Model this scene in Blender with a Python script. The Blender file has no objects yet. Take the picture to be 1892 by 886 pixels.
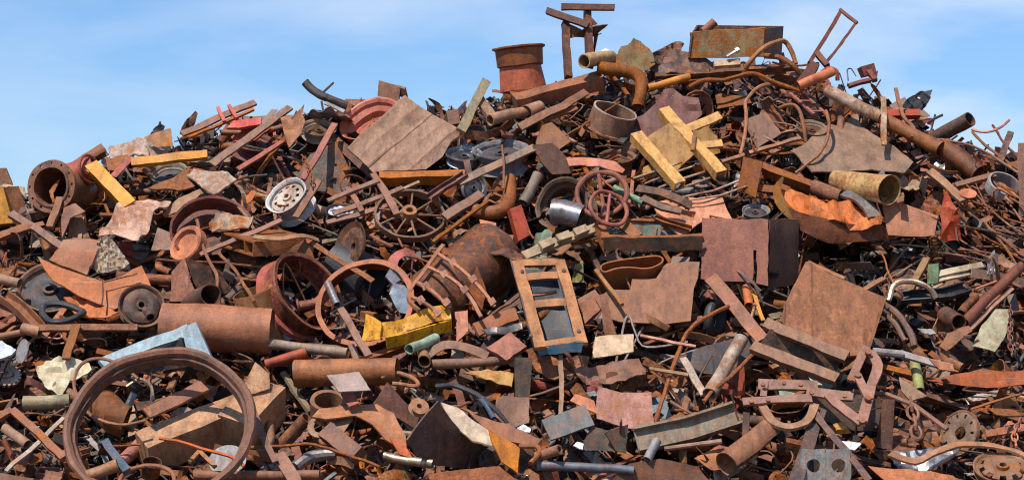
import bpy, bmesh, math, random
from math import sin, cos, pi, radians, sqrt
from mathutils import Vector, Matrix, noise
V = Vector
SC = bpy.context.scene
COL = SC.collection
R = random.Random(7)

# ---------------------------------------------------------------- camera, sky, sun, exposure
CAMZ = 3.2
FPX = 4000.0                      # focal length in photograph pixels (1892 wide)
cam = bpy.data.objects.new('camera', bpy.data.cameras.new('camera'))
COL.objects.link(cam)
cam.location = (0, 0, CAMZ)
cam.rotation_euler = (radians(90), 0, 0)
cam.data.sensor_width = 36.0
cam.data.lens = 36.0 * FPX / 1892.0
cam.data.clip_end = 3000
cam.data.clip_start = 0.1
SC.camera = cam

SUN_EL, SUN_AZ = 61.0, 37.0       # azimuth: degrees to the left of straight behind the camera
sd = V((-sin(radians(SUN_AZ)) * cos(radians(SUN_EL)), -cos(radians(SUN_AZ)) * cos(radians(SUN_EL)), sin(radians(SUN_EL))))
sun = bpy.data.objects.new('sun', bpy.data.lights.new('sun', 'SUN'))
COL.objects.link(sun)
sun.data.energy = 5.0
sun.data.angle = radians(0.5)
sun.data.color = (1.0, 0.94, 0.85)
sun.rotation_euler = sd.to_track_quat('Z', 'Y').to_euler()
sun.location = (-10, -10, 20)

W = bpy.data.worlds.new('World')
SC.world = W
W.use_nodes = True
nt = W.node_tree
for n in list(nt.nodes): nt.nodes.remove(n)
def wn(t, **k):
    n = nt.nodes.new(t)
    for a, b in k.items(): setattr(n, a, b)
    return n
out = wn('ShaderNodeOutputWorld'); bg = wn('ShaderNodeBackground')
sky = wn('ShaderNodeTexSky'); sky.sky_type = 'NISHITA'; sky.sun_disc = False
sky.sun_elevation = radians(SUN_EL); sky.sun_rotation = math.atan2(sd.x, sd.y)
sky.dust_density = 0.3; sky.ozone_density = 2.5; sky.air_density = 1.15
tc = wn('ShaderNodeTexCoord')
add = wn('ShaderNodeVectorMath', operation='ADD'); add.inputs[1].default_value = (0, 0, 0.055)
nrm = wn('ShaderNodeVectorMath', operation='NORMALIZE')
nt.links.new(tc.outputs['Generated'], add.inputs[0]); nt.links.new(add.outputs[0], nrm.inputs[0])
nt.links.new(nrm.outputs[0], sky.inputs[0])
mp = wn('ShaderNodeMapping'); mp.inputs['Scale'].default_value = (4.5, 4.5, 17); mp.inputs['Rotation'].default_value = (0, radians(-14), 0)
nt.links.new(tc.outputs['Generated'], mp.inputs[0])
nz = wn('ShaderNodeTexNoise'); nz.inputs['Scale'].default_value = 1.3; nz.inputs['Detail'].default_value = 7; nz.inputs['Roughness'].default_value = 0.52
nz.inputs['Distortion'].default_value = 0.25
nt.links.new(mp.outputs[0], nz.inputs['Vector'])
cr = wn('ShaderNodeValToRGB'); cr.color_ramp.elements[0].position = 0.43; cr.color_ramp.elements[0].color = (0, 0, 0, 1)
cr.color_ramp.elements[1].position = 0.74; cr.color_ramp.elements[1].color = (0.72, 0.72, 0.72, 1)
nt.links.new(nz.outputs[0], cr.inputs[0])
mx = wn('ShaderNodeMix', data_type='RGBA')
mx.inputs['B'].default_value = (9.2, 10.0, 11.2, 1)
tint = wn('ShaderNodeVectorMath', operation='MULTIPLY'); tint.inputs[1].default_value = (0.93, 1.21, 1.62)
nt.links.new(sky.outputs[0], tint.inputs[0])
sx = wn('ShaderNodeSeparateXYZ'); nt.links.new(tc.outputs['Generated'], sx.inputs[0])
gx = wn('ShaderNodeMapRange'); nt.links.new(sx.outputs[0], gx.inputs[0]); gx.inputs[1].default_value = -0.25; gx.inputs[2].default_value = 0.25; gx.inputs[3].default_value = 0.38; gx.inputs[4].default_value = 1.45; gx.clamp = True
gm = wn('ShaderNodeMath', operation='MULTIPLY'); nt.links.new(cr.outputs[0], gm.inputs[0]); nt.links.new(gx.outputs[0], gm.inputs[1])
nt.links.new(gm.outputs[0], mx.inputs['Factor']); nt.links.new(tint.outputs[0], mx.inputs['A'])
nt.links.new(mx.outputs['Result'], bg.inputs[0]); bg.inputs[1].default_value = 0.082
nt.links.new(bg.outputs[0], out.inputs[0])

SC.view_settings.view_transform = 'Standard'
SC.view_settings.look = 'None'
SC.view_settings.exposure = 0.19
SC.view_settings.gamma = 1.0
SC.render.engine = 'CYCLES'
SC.cycles.max_bounces = 5
SC.cycles.diffuse_bounces = 2
SC.cycles.glossy_bounces = 2
SC.cycles.filter_width = 1.15

# ---------------------------------------------------------------- picture geometry of the heap slope
def ysurf(py): return 22.5 - (py - 60) / 826.0 * 4.9
def ray(px, py): return V(((px - 946) / FPX, 1.0, -(py - 443) / FPX))
CAM = V((0, 0, CAMZ))
def P(px, py, lift=0.0, ref=None):
    """a point of the heap slope; lift moves it towards the viewer's side (metres)"""
    return CAM + ray(px, py) * (ysurf(py if ref is None else ref) - lift)
def mpp(py): return ysurf(py) / FPX
def normal(tilt, yaw):
    t, y = radians(tilt), radians(yaw)
    return V((sin(y) * cos(t), -cos(y) * cos(t), sin(t)))
class Fr:
    """a plane through the heap slope, leaning back by tilt and turned by yaw (degrees)"""
    def __init__(s, px, py, tilt=40, yaw=0, lift=0.1, roll=0):
        s.o = P(px, py, lift); s.n = normal(tilt, yaw).normalized(); s.s = (s.o.y) / FPX
        u = V((0, 0, 1)).cross(s.n)
        if u.length < 1e-4: u = V((1, 0, 0))
        u.normalize(); v = s.n.cross(u)
        r = radians(roll)
        s.u = u * cos(r) + v * sin(r); s.v = s.n.cross(s.u)
    def hit(s, px, py):
        d = ray(px, py)
        k = (s.o - CAM).dot(s.n) / d.dot(s.n)
        return CAM + d * k
    def mat(s, scale=1.0):
        m = Matrix((s.u, s.v, s.n)).transposed().to_4x4()
        return Matrix.Translation(s.o) @ m @ Matrix.Scale(scale, 4)

# ---------------------------------------------------------------- materials
# every object's own paint colour is its obj.color; alpha is how much of the paint is left
def make_mat(name, metallic=0.0, rough=0.62, rustc=((0.028, 0.011, 0.007), (0.19, 0.062, 0.026), (0.50, 0.175, 0.04)), bump=0.5, vary=1.0, soft=0.22, spec=0.45):
    m = bpy.data.materials.new(name); m.use_nodes = True
    t = m.node_tree; N = t.nodes; L = t.links
    b = N['Principled BSDF']
    def nn(ty, **k):
        n = N.new(ty)
        for a, c in k.items(): setattr(n, a, c)
        return n
    co = nn('ShaderNodeTexCoord'); oi = nn('ShaderNodeObjectInfo')
    sc = nn('ShaderNodeVectorMath', operation='SCALE'); sc.inputs['Scale'].default_value = 1
    cmb = nn('ShaderNodeCombineXYZ')
    mul = nn('ShaderNodeMath', operation='MULTIPLY'); mul.inputs[1].default_value = 97.0
    wnz = nn('ShaderNodeTexWhiteNoise', noise_dimensions='3D'); L.new(oi.outputs['Location'], wnz.inputs['Vector'])   # parts share their thing's origin, so they match
    L.new(wnz.outputs['Value'], mul.inputs[0])
    for i in range(3): L.new(mul.outputs[0], cmb.inputs[i])
    ad = nn('ShaderNodeVectorMath', operation='ADD')
    # each piece has its own grain size, hue and depth of rust
    r7 = nn('ShaderNodeMath', operation='MULTIPLY'); r7.inputs[1].default_value = 7.13; L.new(wnz.outputs['Value'], r7.inputs[0])
    r7f = nn('ShaderNodeMath', operation='FRACT'); L.new(r7.outputs[0], r7f.inputs[0])
    r13 = nn('ShaderNodeMath', operation='MULTIPLY'); r13.inputs[1].default_value = 31.7; L.new(wnz.outputs['Value'], r13.inputs[0])
    r13f = nn('ShaderNodeMath', operation='FRACT'); L.new(r13.outputs[0], r13f.inputs[0])
    gs_ = nn('ShaderNodeMapRange'); L.new(r7f.outputs[0], gs_.inputs[0]); gs_.inputs[3].default_value = 0.6; gs_.inputs[4].default_value = 1.7
    L.new(co.outputs['Object'], sc.inputs[0]); L.new(gs_.outputs[0], sc.inputs['Scale'])
    L.new(sc.outputs[0], ad.inputs[0]); L.new(cmb.outputs[0], ad.inputs[1])
    def noi(scale, det, rough_=0.6, vec=None, dist=0.0):
        n = nn('ShaderNodeTexNoise'); n.inputs['Scale'].default_value = scale; n.inputs['Detail'].default_value = det
        n.inputs['Roughness'].default_value = rough_; n.inputs['Distortion'].default_value = dist
        L.new(vec or ad.outputs[0], n.inputs['Vector']); return n.outputs[0]
    big = noi(4.2, 9, 0.74, dist=0.5); mid = noi(26, 7, 0.75); fin = noi(110, 3, 0.8)
    mps = nn('ShaderNodeMapping'); mps.inputs['Scale'].default_value = (9, 3.0, 7)
    L.new(ad.outputs[0], mps.inputs[0]); stk = noi(1.0, 4, 0.6, mps.outputs[0])
    # rust colour
    mixn = nn('ShaderNodeMath', operation='MULTIPLY_ADD'); L.new(mid, mixn.inputs[0]); mixn.inputs[1].default_value = 0.6
    h = nn('ShaderNodeMath', operation='MULTIPLY'); L.new(big, h.inputs[0]); h.inputs[1].default_value = 0.4; L.new(h.outputs[0], mixn.inputs[2])
    cr = nn('ShaderNodeValToRGB'); e = cr.color_ramp.elements
    e[0].position = 0.36; e[0].color = (*rustc[0], 1); e[1].position = 0.68; e[1].color = (*rustc[2], 1)
    k = e.new(0.5); k.color = (*rustc[1], 1)
    L.new(mixn.outputs[0], cr.inputs[0])
    # paint with slight fading
    fad = nn('ShaderNodeMapRange'); L.new(mid, fad.inputs[0]); fad.inputs[1].default_value = 0.3; fad.inputs[2].default_value = 0.7
    fad.inputs[3].default_value = 1 - 0.34 * vary; fad.inputs[4].default_value = 1 + 0.22 * vary
    bf = nn('ShaderNodeMapRange'); L.new(stk, bf.inputs[0]); bf.inputs[1].default_value = 0.3; bf.inputs[2].default_value = 0.7
    bf.inputs[3].default_value = 1 - 0.32 * vary; bf.inputs[4].default_value = 1 + 0.24 * vary
    fm = nn('ShaderNodeMath', operation='MULTIPLY'); L.new(fad.outputs[0], fm.inputs[0]); L.new(bf.outputs[0], fm.inputs[1])
    pv = nn('ShaderNodeVectorMath', operation='SCALE'); L.new(oi.outputs['Color'], pv.inputs[0]); L.new(fm.outputs[0], pv.inputs['Scale'])
    # orange rust bleeding over the surface
    bl = noi(7.5, 8, 0.68, dist=0.8)
    bm_ = nn('ShaderNodeMapRange'); L.new(bl, bm_.inputs[0]); bm_.inputs[1].default_value = 0.46; bm_.inputs[2].default_value = 0.58
    ba = nn('ShaderNodeMapRange'); L.new(oi.outputs['Alpha'], ba.inputs[0]); ba.inputs[1].default_value = 0.3; ba.inputs[2].default_value = 0.95; ba.inputs[3].default_value = 0.75; ba.inputs[4].default_value = 0.08
    bb = nn('ShaderNodeMath', operation='MULTIPLY'); L.new(bm_.outputs[0], bb.inputs[0]); L.new(ba.outputs[0], bb.inputs[1])
    m0 = nn('ShaderNodeMix', data_type='RGBA'); L.new(bb.outputs[0], m0.inputs['Factor']); L.new(pv.outputs[0], m0.inputs['A']); m0.inputs['B'].default_value = (rustc[1][0] * 1.55, rustc[1][1] * 1.6, rustc[1][2] * 1.25, 1)
    # dusty pale patches
    dm = nn('ShaderNodeMapRange'); L.new(fin, dm.inputs[0]); dm.inputs[1].default_value = 0.55; dm.inputs[2].default_value = 0.75
    dm.inputs[3].default_value = 0; dm.inputs[4].default_value = 0.17
    # rust mask: alpha 1 = clean, 0 = all rust
    s1 = nn('ShaderNodeMath', operation='MULTIPLY_ADD'); L.new(big, s1.inputs[0]); s1.inputs[1].default_value = 0.55
    s2 = nn('ShaderNodeMath', operation='MULTIPLY'); L.new(mid, s2.inputs[0]); s2.inputs[1].default_value = 0.45; L.new(s2.outputs[0], s1.inputs[2])
    al = nn('ShaderNodeMapRange'); L.new(oi.outputs['Alpha'], al.inputs[0]); al.inputs[3].default_value = 0.28; al.inputs[4].default_value = 0.74
    df = nn('ShaderNodeMath', operation='SUBTRACT'); L.new(s1.outputs[0], df.inputs[0]); L.new(al.outputs[0], df.inputs[1])
    mk = nn('ShaderNodeMapRange'); L.new(df.outputs[0], mk.inputs[0]); mk.inputs[1].default_value = -0.015 - 0.05 * soft; mk.inputs[2].default_value = 0.04 + 0.07 * soft
    mx = nn('ShaderNodeMix', data_type='RGBA')
    L.new(mk.outputs[0], mx.inputs['Factor']); L.new(m0.outputs['Result'], mx.inputs['A']); L.new(cr.outputs[0], mx.inputs['B'])
    m2 = nn('ShaderNodeMix', data_type='RGBA'); L.new(dm.outputs[0], m2.inputs['Factor']); L.new(mx.outputs['Result'], m2.inputs['A'])
    m2.inputs['B'].default_value = (0.36, 0.22, 0.14, 1)
    # pale scratches and dark pits and runs
    mpz = nn('ShaderNodeMapping'); mpz.inputs['Scale'].default_value = (2.5, 130, 60); mpz.inputs['Rotation'].default_value = (0.3, 0.2, 0.7)
    L.new(ad.outputs[0], mpz.inputs[0]); scn = noi(1.0, 2, 0.5, mpz.outputs[0])
    sm = nn('ShaderNodeMapRange'); L.new(scn, sm.inputs[0]); sm.inputs[1].default_value = 0.66; sm.inputs[2].default_value = 0.74; sm.inputs[4].default_value = 0.4
    m3 = nn('ShaderNodeMix', data_type='RGBA'); L.new(sm.outputs[0], m3.inputs['Factor']); L.new(m2.outputs['Result'], m3.inputs['A']); m3.inputs['B'].default_value = (0.42, 0.29, 0.21, 1)
    pit = nn('ShaderNodeMapRange'); L.new(fin, pit.inputs[0]); pit.inputs[1].default_value = 0.34; pit.inputs[2].default_value = 0.46; pit.inputs[3].default_value = 0.42; pit.inputs[4].default_value = 1
    mpr = nn('ShaderNodeMapping'); mpr.inputs['Scale'].default_value = (9, 2.4, 4); mpr.inputs['Rotation'].default_value = (0.1, 0.0, 0.25)
    L.new(ad.outputs[0], mpr.inputs[0]); run = noi(1.0, 6, 0.7, mpr.outputs[0])
    rn = nn('ShaderNodeMapRange'); L.new(run, rn.inputs[0]); rn.inputs[1].default_value = 0.34; rn.inputs[2].default_value = 0.52; rn.inputs[3].default_value = 0.62; rn.inputs[4].default_value = 1.06
    pr = nn('ShaderNodeMath', operation='MULTIPLY'); L.new(pit.outputs[0], pr.inputs[0]); L.new(rn.outputs[0], pr.inputs[1])
    fin_c = nn('ShaderNodeVectorMath', operation='SCALE'); L.new(m3.outputs['Result'], fin_c.inputs[0]); L.new(pr.outputs[0], fin_c.inputs['Scale'])
    hs = nn('ShaderNodeHueSaturation'); L.new(fin_c.outputs[0], hs.inputs['Color'])
    for src, nm, lo, hi in ((r7f, 'Hue', 0.4965, 0.506), (r13f, 'Saturation', 0.90, 1.18), (r7f, 'Value', 1.1, 0.92)):
        q = nn('ShaderNodeMapRange'); L.new(src.outputs[0], q.inputs[0]); q.inputs[3].default_value = lo; q.inputs[4].default_value = hi; L.new(q.outputs[0], hs.inputs[nm])
    L.new(hs.outputs['Color'], b.inputs['Base Color'])
    if metallic:
        mm = nn('ShaderNodeMapRange'); L.new(mk.outputs[0], mm.inputs[0]); mm.inputs[3].default_value = metallic; mm.inputs[4].default_value = 0
        L.new(mm.outputs[0], b.inputs['Metallic'])
    rr = nn('ShaderNodeMapRange'); L.new(mk.outputs[0], rr.inputs[0]); rr.inputs[3].default_value = rough; rr.inputs[4].default_value = 0.9
    ra = nn('ShaderNodeMath', operation='MULTIPLY_ADD'); L.new(mid, ra.inputs[0]); ra.inputs[1].default_value = 0.3; 
    rb = nn('ShaderNodeMath', operation='SUBTRACT'); L.new(rr.outputs[0], rb.inputs[0]); rb.inputs[1].default_value = 0.15; L.new(rb.outputs[0], ra.inputs[2])
    L.new(ra.outputs[0], b.inputs['Roughness'])
    b.inputs['Specular IOR Level'].default_value = spec
    bu = nn('ShaderNodeBump'); bu.inputs['Strength'].default_value = bump; bu.inputs['Distance'].default_value = 0.012
    bh = nn('ShaderNodeMath', operation='MULTIPLY_ADD'); L.new(fin, bh.inputs[0]); bh.inputs[1].default_value = 0.35; 
    bh2 = nn('ShaderNodeMath', operation='MULTIPLY_ADD'); L.new(mk.outputs[0], bh2.inputs[0]); bh2.inputs[1].default_value = 0.12; L.new(mid, bh2.inputs[2])
    L.new(bh2.outputs[0], bh.inputs[2])
    L.new(bh.outputs[0], bu.inputs['Height']); L.new(bu.outputs[0], b.inputs['Normal'])
    return m
RUST = make_mat('rusty_steel')
METAL = make_mat('bare_metal', metallic=0.75, rough=0.42, bump=0.15)
DARKM = make_mat('dark_rubber_or_tar', rough=0.55, rustc=((0.015, 0.013, 0.012), (0.05, 0.035, 0.03), (0.12, 0.08, 0.06)), bump=0.2)
PAINT = make_mat('old_paint', rough=0.5, bump=0.22, vary=0.7, soft=0.0)
WOOD = make_mat('weathered_wood', rough=0.85, rustc=((0.08, 0.05, 0.03), (0.2, 0.14, 0.09), (0.4, 0.3, 0.2)), bump=0.4)
CLOTH = make_mat('plastic_bag', rough=0.6, rustc=((0.3, 0.3, 0.28), (0.5, 0.5, 0.48), (0.7, 0.7, 0.7)), bump=0.3, vary=0.4)
MATS = {'r': RUST, 'm': METAL, 'd': DARKM, 'p': PAINT, 'w': WOOD, 'c': CLOTH}
TONE = (0.91, 0.785, 0.665)   # warm balance of the oxide colours
# colours: (r, g, b, paint left) -> label word
K = {
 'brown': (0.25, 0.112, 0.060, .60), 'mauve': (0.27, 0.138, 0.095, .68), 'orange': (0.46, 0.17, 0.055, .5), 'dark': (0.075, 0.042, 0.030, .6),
 'tan': (0.36, 0.215, 0.13, .62), 'red': (0.36, 0.10, 0.075, .75), 'maroon': (0.15, 0.045, 0.04, .75), 'salmon': (0.60, 0.25, 0.17, .72), 'pink': (0.50, 0.14, 0.14, .62),
 'grey': (0.27, 0.26, 0.25, .75), 'pale': (0.46, 0.42, 0.37, .62), 'black': (0.028, 0.028, 0.030, .85), 'yellow': (0.62, 0.31, 0.07, .7),
 'blue': (0.20, 0.31, 0.34, .75), 'navy': (0.05, 0.09, 0.13, .8), 'green': (0.09, 0.28, 0.16, .7), 'sage': (0.30, 0.42, 0.30, .8), 'teal': (0.16, 0.25, 0.23, .6),
 'olive': (0.17, 0.145, 0.06, .55), 'cream': (0.52, 0.42, 0.28, .66), 'white': (0.74, 0.74, 0.72, .85), 'taupe': (0.265, 0.18, 0.135, .95),
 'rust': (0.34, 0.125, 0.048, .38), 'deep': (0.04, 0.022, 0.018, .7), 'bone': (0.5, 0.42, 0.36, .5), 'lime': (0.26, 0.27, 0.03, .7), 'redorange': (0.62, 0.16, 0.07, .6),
}

def tuned(c):
    if c[0] > c[2] * 1.15: return (min(.8, c[0] * TONE[0]), c[1] * TONE[1], c[2] * TONE[2], c[3])
    return tuple(c)
# ---------------------------------------------------------------- mesh helpers
class M:
    def __init__(s): s.v = []; s.f = []
    def add(s, vs, fs):
        n = len(s.v); s.v += [V(a) for a in vs]; s.f += [[i + n for i in f] for f in fs]; return s
    def join(s, o, mat=None):
        s.add([mat @ a for a in o.v] if mat else o.v, o.f); return s
    def xf(s, mat): s.v = [mat @ a for a in s.v]; return s
    def prism(s, pts, d):
        n = len(pts); pts = [V(a) for a in pts]
        s.add(pts + [a + d for a in pts], [list(range(n))[::-1], list(range(n, 2 * n))] + [[i, (i + 1) % n, n + (i + 1) % n, n + i] for i in range(n)])
        return s
    def box(s, c, u, v, w):
        """centre and three half axes"""
        c = V(c); p = [c + u * a + v * b + w * d for a, b, d in ((-1,-1,-1),(1,-1,-1),(1,1,-1),(-1,1,-1),(-1,-1,1),(1,-1,1),(1,1,1),(-1,1,1))]
        return s.add(p, [[3,2,1,0],[4,5,6,7],[0,1,5,4],[1,2,6,5],[2,3,7,6],[3,0,4,7]])
    def sweep(s, path, prof, nrm=V((0, 0, 1)), closed=False, scl=None):
        """closed 2D profile along a path; profile x runs along the side, y along nrm"""
        path = [V(a) for a in path]; n = len(path); m = len(prof); rings = []
        nn = None
        for i, p in enumerate(path):
            a = path[i - 1] if (i or closed) else p; b = path[(i + 1) % n] if (i < n - 1 or closed) else p
            t = (b - a).normalized()
            if nn is None: nn = V(nrm)
            q = nn - t * nn.dot(t)
            if q.length < 1e-3: q = t.orthogonal()
            q.normalize()
            if not closed: nn = q
            side = t.cross(q)
            k = scl[i] if scl else 1
            rings.append([p + side * (x * k) + q * (y * k) for x, y in prof])
        vs = [a for r in rings for a in r]; fs = []
        for i in range(n if closed else n - 1):
            for j in range(m):
                fs.append([i * m + j, i * m + (j + 1) % m, ((i + 1) % n) * m + (j + 1) % m, ((i + 1) % n) * m + j])
        if not closed: fs += [list(range(m))[::-1], [(n - 1) * m + j for j in range(m)]]
        return s.add(vs, fs)
    def tube(s, path, r, seg=10, scl=None, closed=False):
        return s.sweep(path, [(r * cos(2*pi*j/seg), r * sin(2*pi*j/seg)) for j in range(seg)], scl=scl, closed=closed)
    def pipe(s, path, r, wall=0.15, seg=18, scl=None, arc=1.0):
        """open hollow pipe along a path"""
        path = [V(a) for a in path]; n = len(path); q = None; ro, ri = [], []
        full = arc >= 0.999; m = seg if full else seg + 1
        for i, p in enumerate(path):
            t = (path[min(i + 1, n - 1)] - path[max(i - 1, 0)]).normalized()
            q = (q or (V((0, 0, 1)) if abs(t.z) < 0.9 else V((1, 0, 0))))
            q = (q - t * q.dot(t)).normalized(); sd_ = t.cross(q); k = (scl[i] if scl else 1) * r
            for lst, kk in ((ro, k), (ri, k * (1 - wall))):
                lst.append([p + (sd_ * cos(2*pi*arc*j/seg) + q * sin(2*pi*arc*j/seg)) * kk for j in range(m)])
        vs = [a for g in ro for a in g] + [a for g in ri for a in g]; off = n * m; fs = []
        for i in range(n - 1):
            for j in range(seg):
                a, b = i * m + j, i * m + (j + 1) % m
                fs.append([a, b, b + m, a + m]); fs.append([off + a + m, off + b + m, off + b, off + a])
        for j in range(seg):
            b = (j + 1) % m
            fs.append([off + j, off + b, b, j]); e = (n - 1) * m
            fs.append([e + j, e + b, off + e + b, off + e + j])
        if not full:
            for j in (0, seg):
                for i in range(n - 1):
                    a = i * m + j; f = [a, a + m, off + a + m, off + a]; fs.append(f if j == 0 else f[::-1])
        return s.add(vs, fs)
    def lathe(s, prof, seg=32, a0=0, a1=2*pi, closed=True):
        """profile of (r, z) points, a closed loop when closed; round the local z axis"""
        full = abs(a1 - a0 - 2*pi) < 1e-4; n = seg if full else seg + 1; m = len(prof)
        vs = [(r * cos(a0 + (a1 - a0) * i / seg), r * sin(a0 + (a1 - a0) * i / seg), z) for i in range(n) for r, z in prof]
        fs = []
        for i in range(seg):
            for j in range(m if closed else m - 1):
                a, b = i * m + j, i * m + (j + 1) % m; c, d = ((i + 1) % n) * m + (j + 1) % m, ((i + 1) % n) * m + j
                fs.append([a, d, c, b])
        if not full: fs += [list(range(m)), [(n - 1) * m + j for j in range(m)][::-1]]
        return s.add(vs, fs)
    def disc(s, r0, r1, z, th, seg=40, hole=None, rows=3, dome=0.0):
        """flat annulus with holes: hole(i, k) says whether segment i of row k is cut out"""
        def key(i, k, t): return ((i % seg) * (rows + 1) + k) * 2 + t
        vs = []
        for i in range(seg):
            for k in range(rows + 1):
                r = r0 + (r1 - r0) * k / rows; a = 2*pi*i/seg; zz = z + dome * (1 - ((k / rows) * 2 - 1) ** 2)
                vs += [(r * cos(a), r * sin(a), zz), (r * cos(a), r * sin(a), zz - th)]
        here = lambda i, k: 0 <= k < rows and not (hole and hole(i % seg, k))
        fs = []
        for i in range(seg):
            for k in range(rows):
                if not here(i, k): continue
                fs.append([key(i, k, 0), key(i, k + 1, 0), key(i + 1, k + 1, 0), key(i + 1, k, 0)])
                fs.append([key(i + 1, k, 1), key(i + 1, k + 1, 1), key(i, k + 1, 1), key(i, k, 1)])
                for (di, dk, a, b) in ((0, -1, (i, k), (i + 1, k)), (0, 1, (i + 1, k + 1), (i, k + 1)), (-1, 0, (i, k + 1), (i, k)), (1, 0, (i + 1, k), (i + 1, k + 1))):
                    if not here(i + di, k + dk): fs.append([key(*a, 0), key(*b, 0), key(*b, 1), key(*a, 1)])
        return s.add(vs, fs)
    def mesh(s, name, o=V((0, 0, 0)), smooth=24):
        me = bpy.data.meshes.new(name)
        me.from_pydata([a - o for a in s.v], [], s.f); me.update()
        if smooth:
            me.shade_smooth(); me.set_sharp_from_angle(angle=radians(smooth))
        return me

def from_bm(bm):
    bm.verts.ensure_lookup_table(); m = M()
    for i, v in enumerate(bm.verts): v.index = i
    m.v = [v.co.copy() for v in bm.verts]; m.f = [[v.index for v in f.verts] for f in bm.faces]
    bm.free(); return m

def sheet2d(pts, th, res=10, crumple=0.0, cscale=4.0, ribs=None, jag=0.0, rnd=R, bend=None, folded=False, foldk=1.0):
    """a thin sheet: outline in local x, y; cut into a grid, creased and given thickness along -z.
    ribs = (count, height, angle); bend = f(x, y) -> z"""
    xs = [p[0] for p in pts]; ys = [p[1] for p in pts]
    w, h = max(xs) - min(xs), max(ys) - min(ys); size = max(w, h)
    pp = [V((p[0], p[1], 0)) for p in pts]
    if jag:
        q = []
        for i, a in enumerate(pp):
            b = pp[(i + 1) % len(pp)]; n = max(1, int((b - a).length / size * 9)); d = V(((b - a).y, -(b - a).x, 0))
            if d.length: d.normalize()
            for k in range(n):
                j = (rnd.random() - .5) * jag * size * (0.35 if k == 0 else 1)
                q.append(a.lerp(b, k / n) + d * j)
        pp = q
    bm = bmesh.new(); f = bm.faces.new([bm.verts.new(p) for p in pp])
    folds = []
    if foldk and (crumple >= .03 or (folded and crumple > 0)):
        for i in range(rnd.choice((1, 2, 3))):
            an = rnd.uniform(0, 2*pi); dv_ = V((cos(an), sin(an), 0)); cpt = V((min(xs) + w * rnd.uniform(.25, .75), min(ys) + h * rnd.uniform(.25, .75), 0))
            folds.append((cpt, dv_, rnd.uniform(-1, 1) * min(.75, .12 + crumple * 4.5) * foldk))
            bmesh.ops.bisect_plane(bm, geom=bm.verts[:] + bm.edges[:] + bm.faces[:], plane_co=cpt, plane_no=dv_, dist=1e-6)
    if ribs:
        n, hh, ang = ribs; ra = radians(ang); dv = V((cos(ra), sin(ra), 0)); ts = [p.dot(dv) for p in pp]; t0, t1 = min(ts), max(ts)
        for i in range(int(n) + 1):
            for fr in (0.0, 0.07, 0.2, 0.27):
                bmesh.ops.bisect_plane(bm, geom=bm.verts[:] + bm.edges[:] + bm.faces[:], plane_co=dv * (t0 + (t1 - t0) * (i + fr) / n), plane_no=dv, dist=1e-6)
        dv2 = V((-dv.y, dv.x, 0)); us = [p.dot(dv2) for p in pp]
        for i in range(1, 12):
            bmesh.ops.bisect_plane(bm, geom=bm.verts[:] + bm.edges[:] + bm.faces[:], plane_co=dv2 * (min(us) + (max(us) - min(us)) * i / 12), plane_no=dv2, dist=1e-6)
    elif res > 1:
        for ax in (0, 1):
            lo = min(xs) if ax == 0 else min(ys); L_ = w if ax == 0 else h; k = max(2, int(res * L_ / size))
            for i in range(1, k):
                co = V((lo + L_ * i / k, 0, 0)) if ax == 0 else V((0, lo + L_ * i / k, 0))
                bmesh.ops.bisect_plane(bm, geom=bm.verts[:] + bm.edges[:] + bm.faces[:], plane_co=co, plane_no=V((1, 0, 0)) if ax == 0 else V((0, 1, 0)), dist=1e-6)
    off = V((rnd.random() * 90, rnd.random() * 90, rnd.random() * 90))
    for v in bm.verts:
        z = 0
        if crumple:
            p = V((v.co.x, v.co.y, 0)) / size * cscale + off
            z += (noise.noise(p) * .7 + 0.8 * abs(noise.noise(p * 1.7))) * crumple * size
        if ribs:
            q_ = (v.co.dot(dv) - t0) / (t1 - t0) * n + 1e-4; rh = 0.35 + 0.85 * abs(noise.noise(V((int(q_) * 7.3, 2.2, off.x))) * 2)
            fr = ((v.co.dot(dv) - t0) / (t1 - t0) * n + 1e-4) % 1.0; z += hh * rh * (1 if 0.035 < fr < 0.235 else 0)
        for cpt, dv_, kf in folds: z += kf * max(0, (v.co - cpt).dot(dv_))
        if bend: z += bend(v.co.x, v.co.y)
        v.co.z = z
    bm.normal_update()
    bmesh.ops.recalc_face_normals(bm, faces=bm.faces)
    if sum(f.normal.z for f in bm.faces) < 0: bmesh.ops.reverse_faces(bm, faces=bm.faces)
    bmesh.ops.solidify(bm, geom=bm.faces[:], thickness=th)
    return from_bm(bm)

PROF = {
 'flat': lambda w, h: [(-w/2, -h), (w/2, -h), (w/2, 0), (-w/2, 0)],
 'L': lambda w, h: [(-w/2, 0), (-w/2, -h), (-w/2 + w*.12, -h), (-w/2 + w*.12, -w*.12), (w/2, -w*.12), (w/2, 0)],
 'C': lambda w, h: [(-w/2, -h), (-w/2 + w*.1, -h), (-w/2 + w*.1, -w*.1), (w/2 - w*.1, -w*.1), (w/2 - w*.1, -h), (w/2, -h), (w/2, 0), (-w/2, 0)],
 'U': lambda w, h: [(-w/2, 0), (-w/2, -h), (w/2, -h), (w/2, 0), (w/2 - w*.1, 0), (w/2 - w*.1, -h + w*.1), (-w/2 + w*.1, -h + w*.1), (-w/2 + w*.1, 0)],
 'I': lambda w, h: [(-w/2, 0), (-w/2, -h*.12), (-w*.06, -h*.12), (-w*.06, -h*.88), (-w/2, -h*.88), (-w/2, -h), (w/2, -h), (w/2, -h*.88), (w*.06, -h*.88), (w*.06, -h*.12), (w/2, -h*.12), (w/2, 0)],
}
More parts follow.
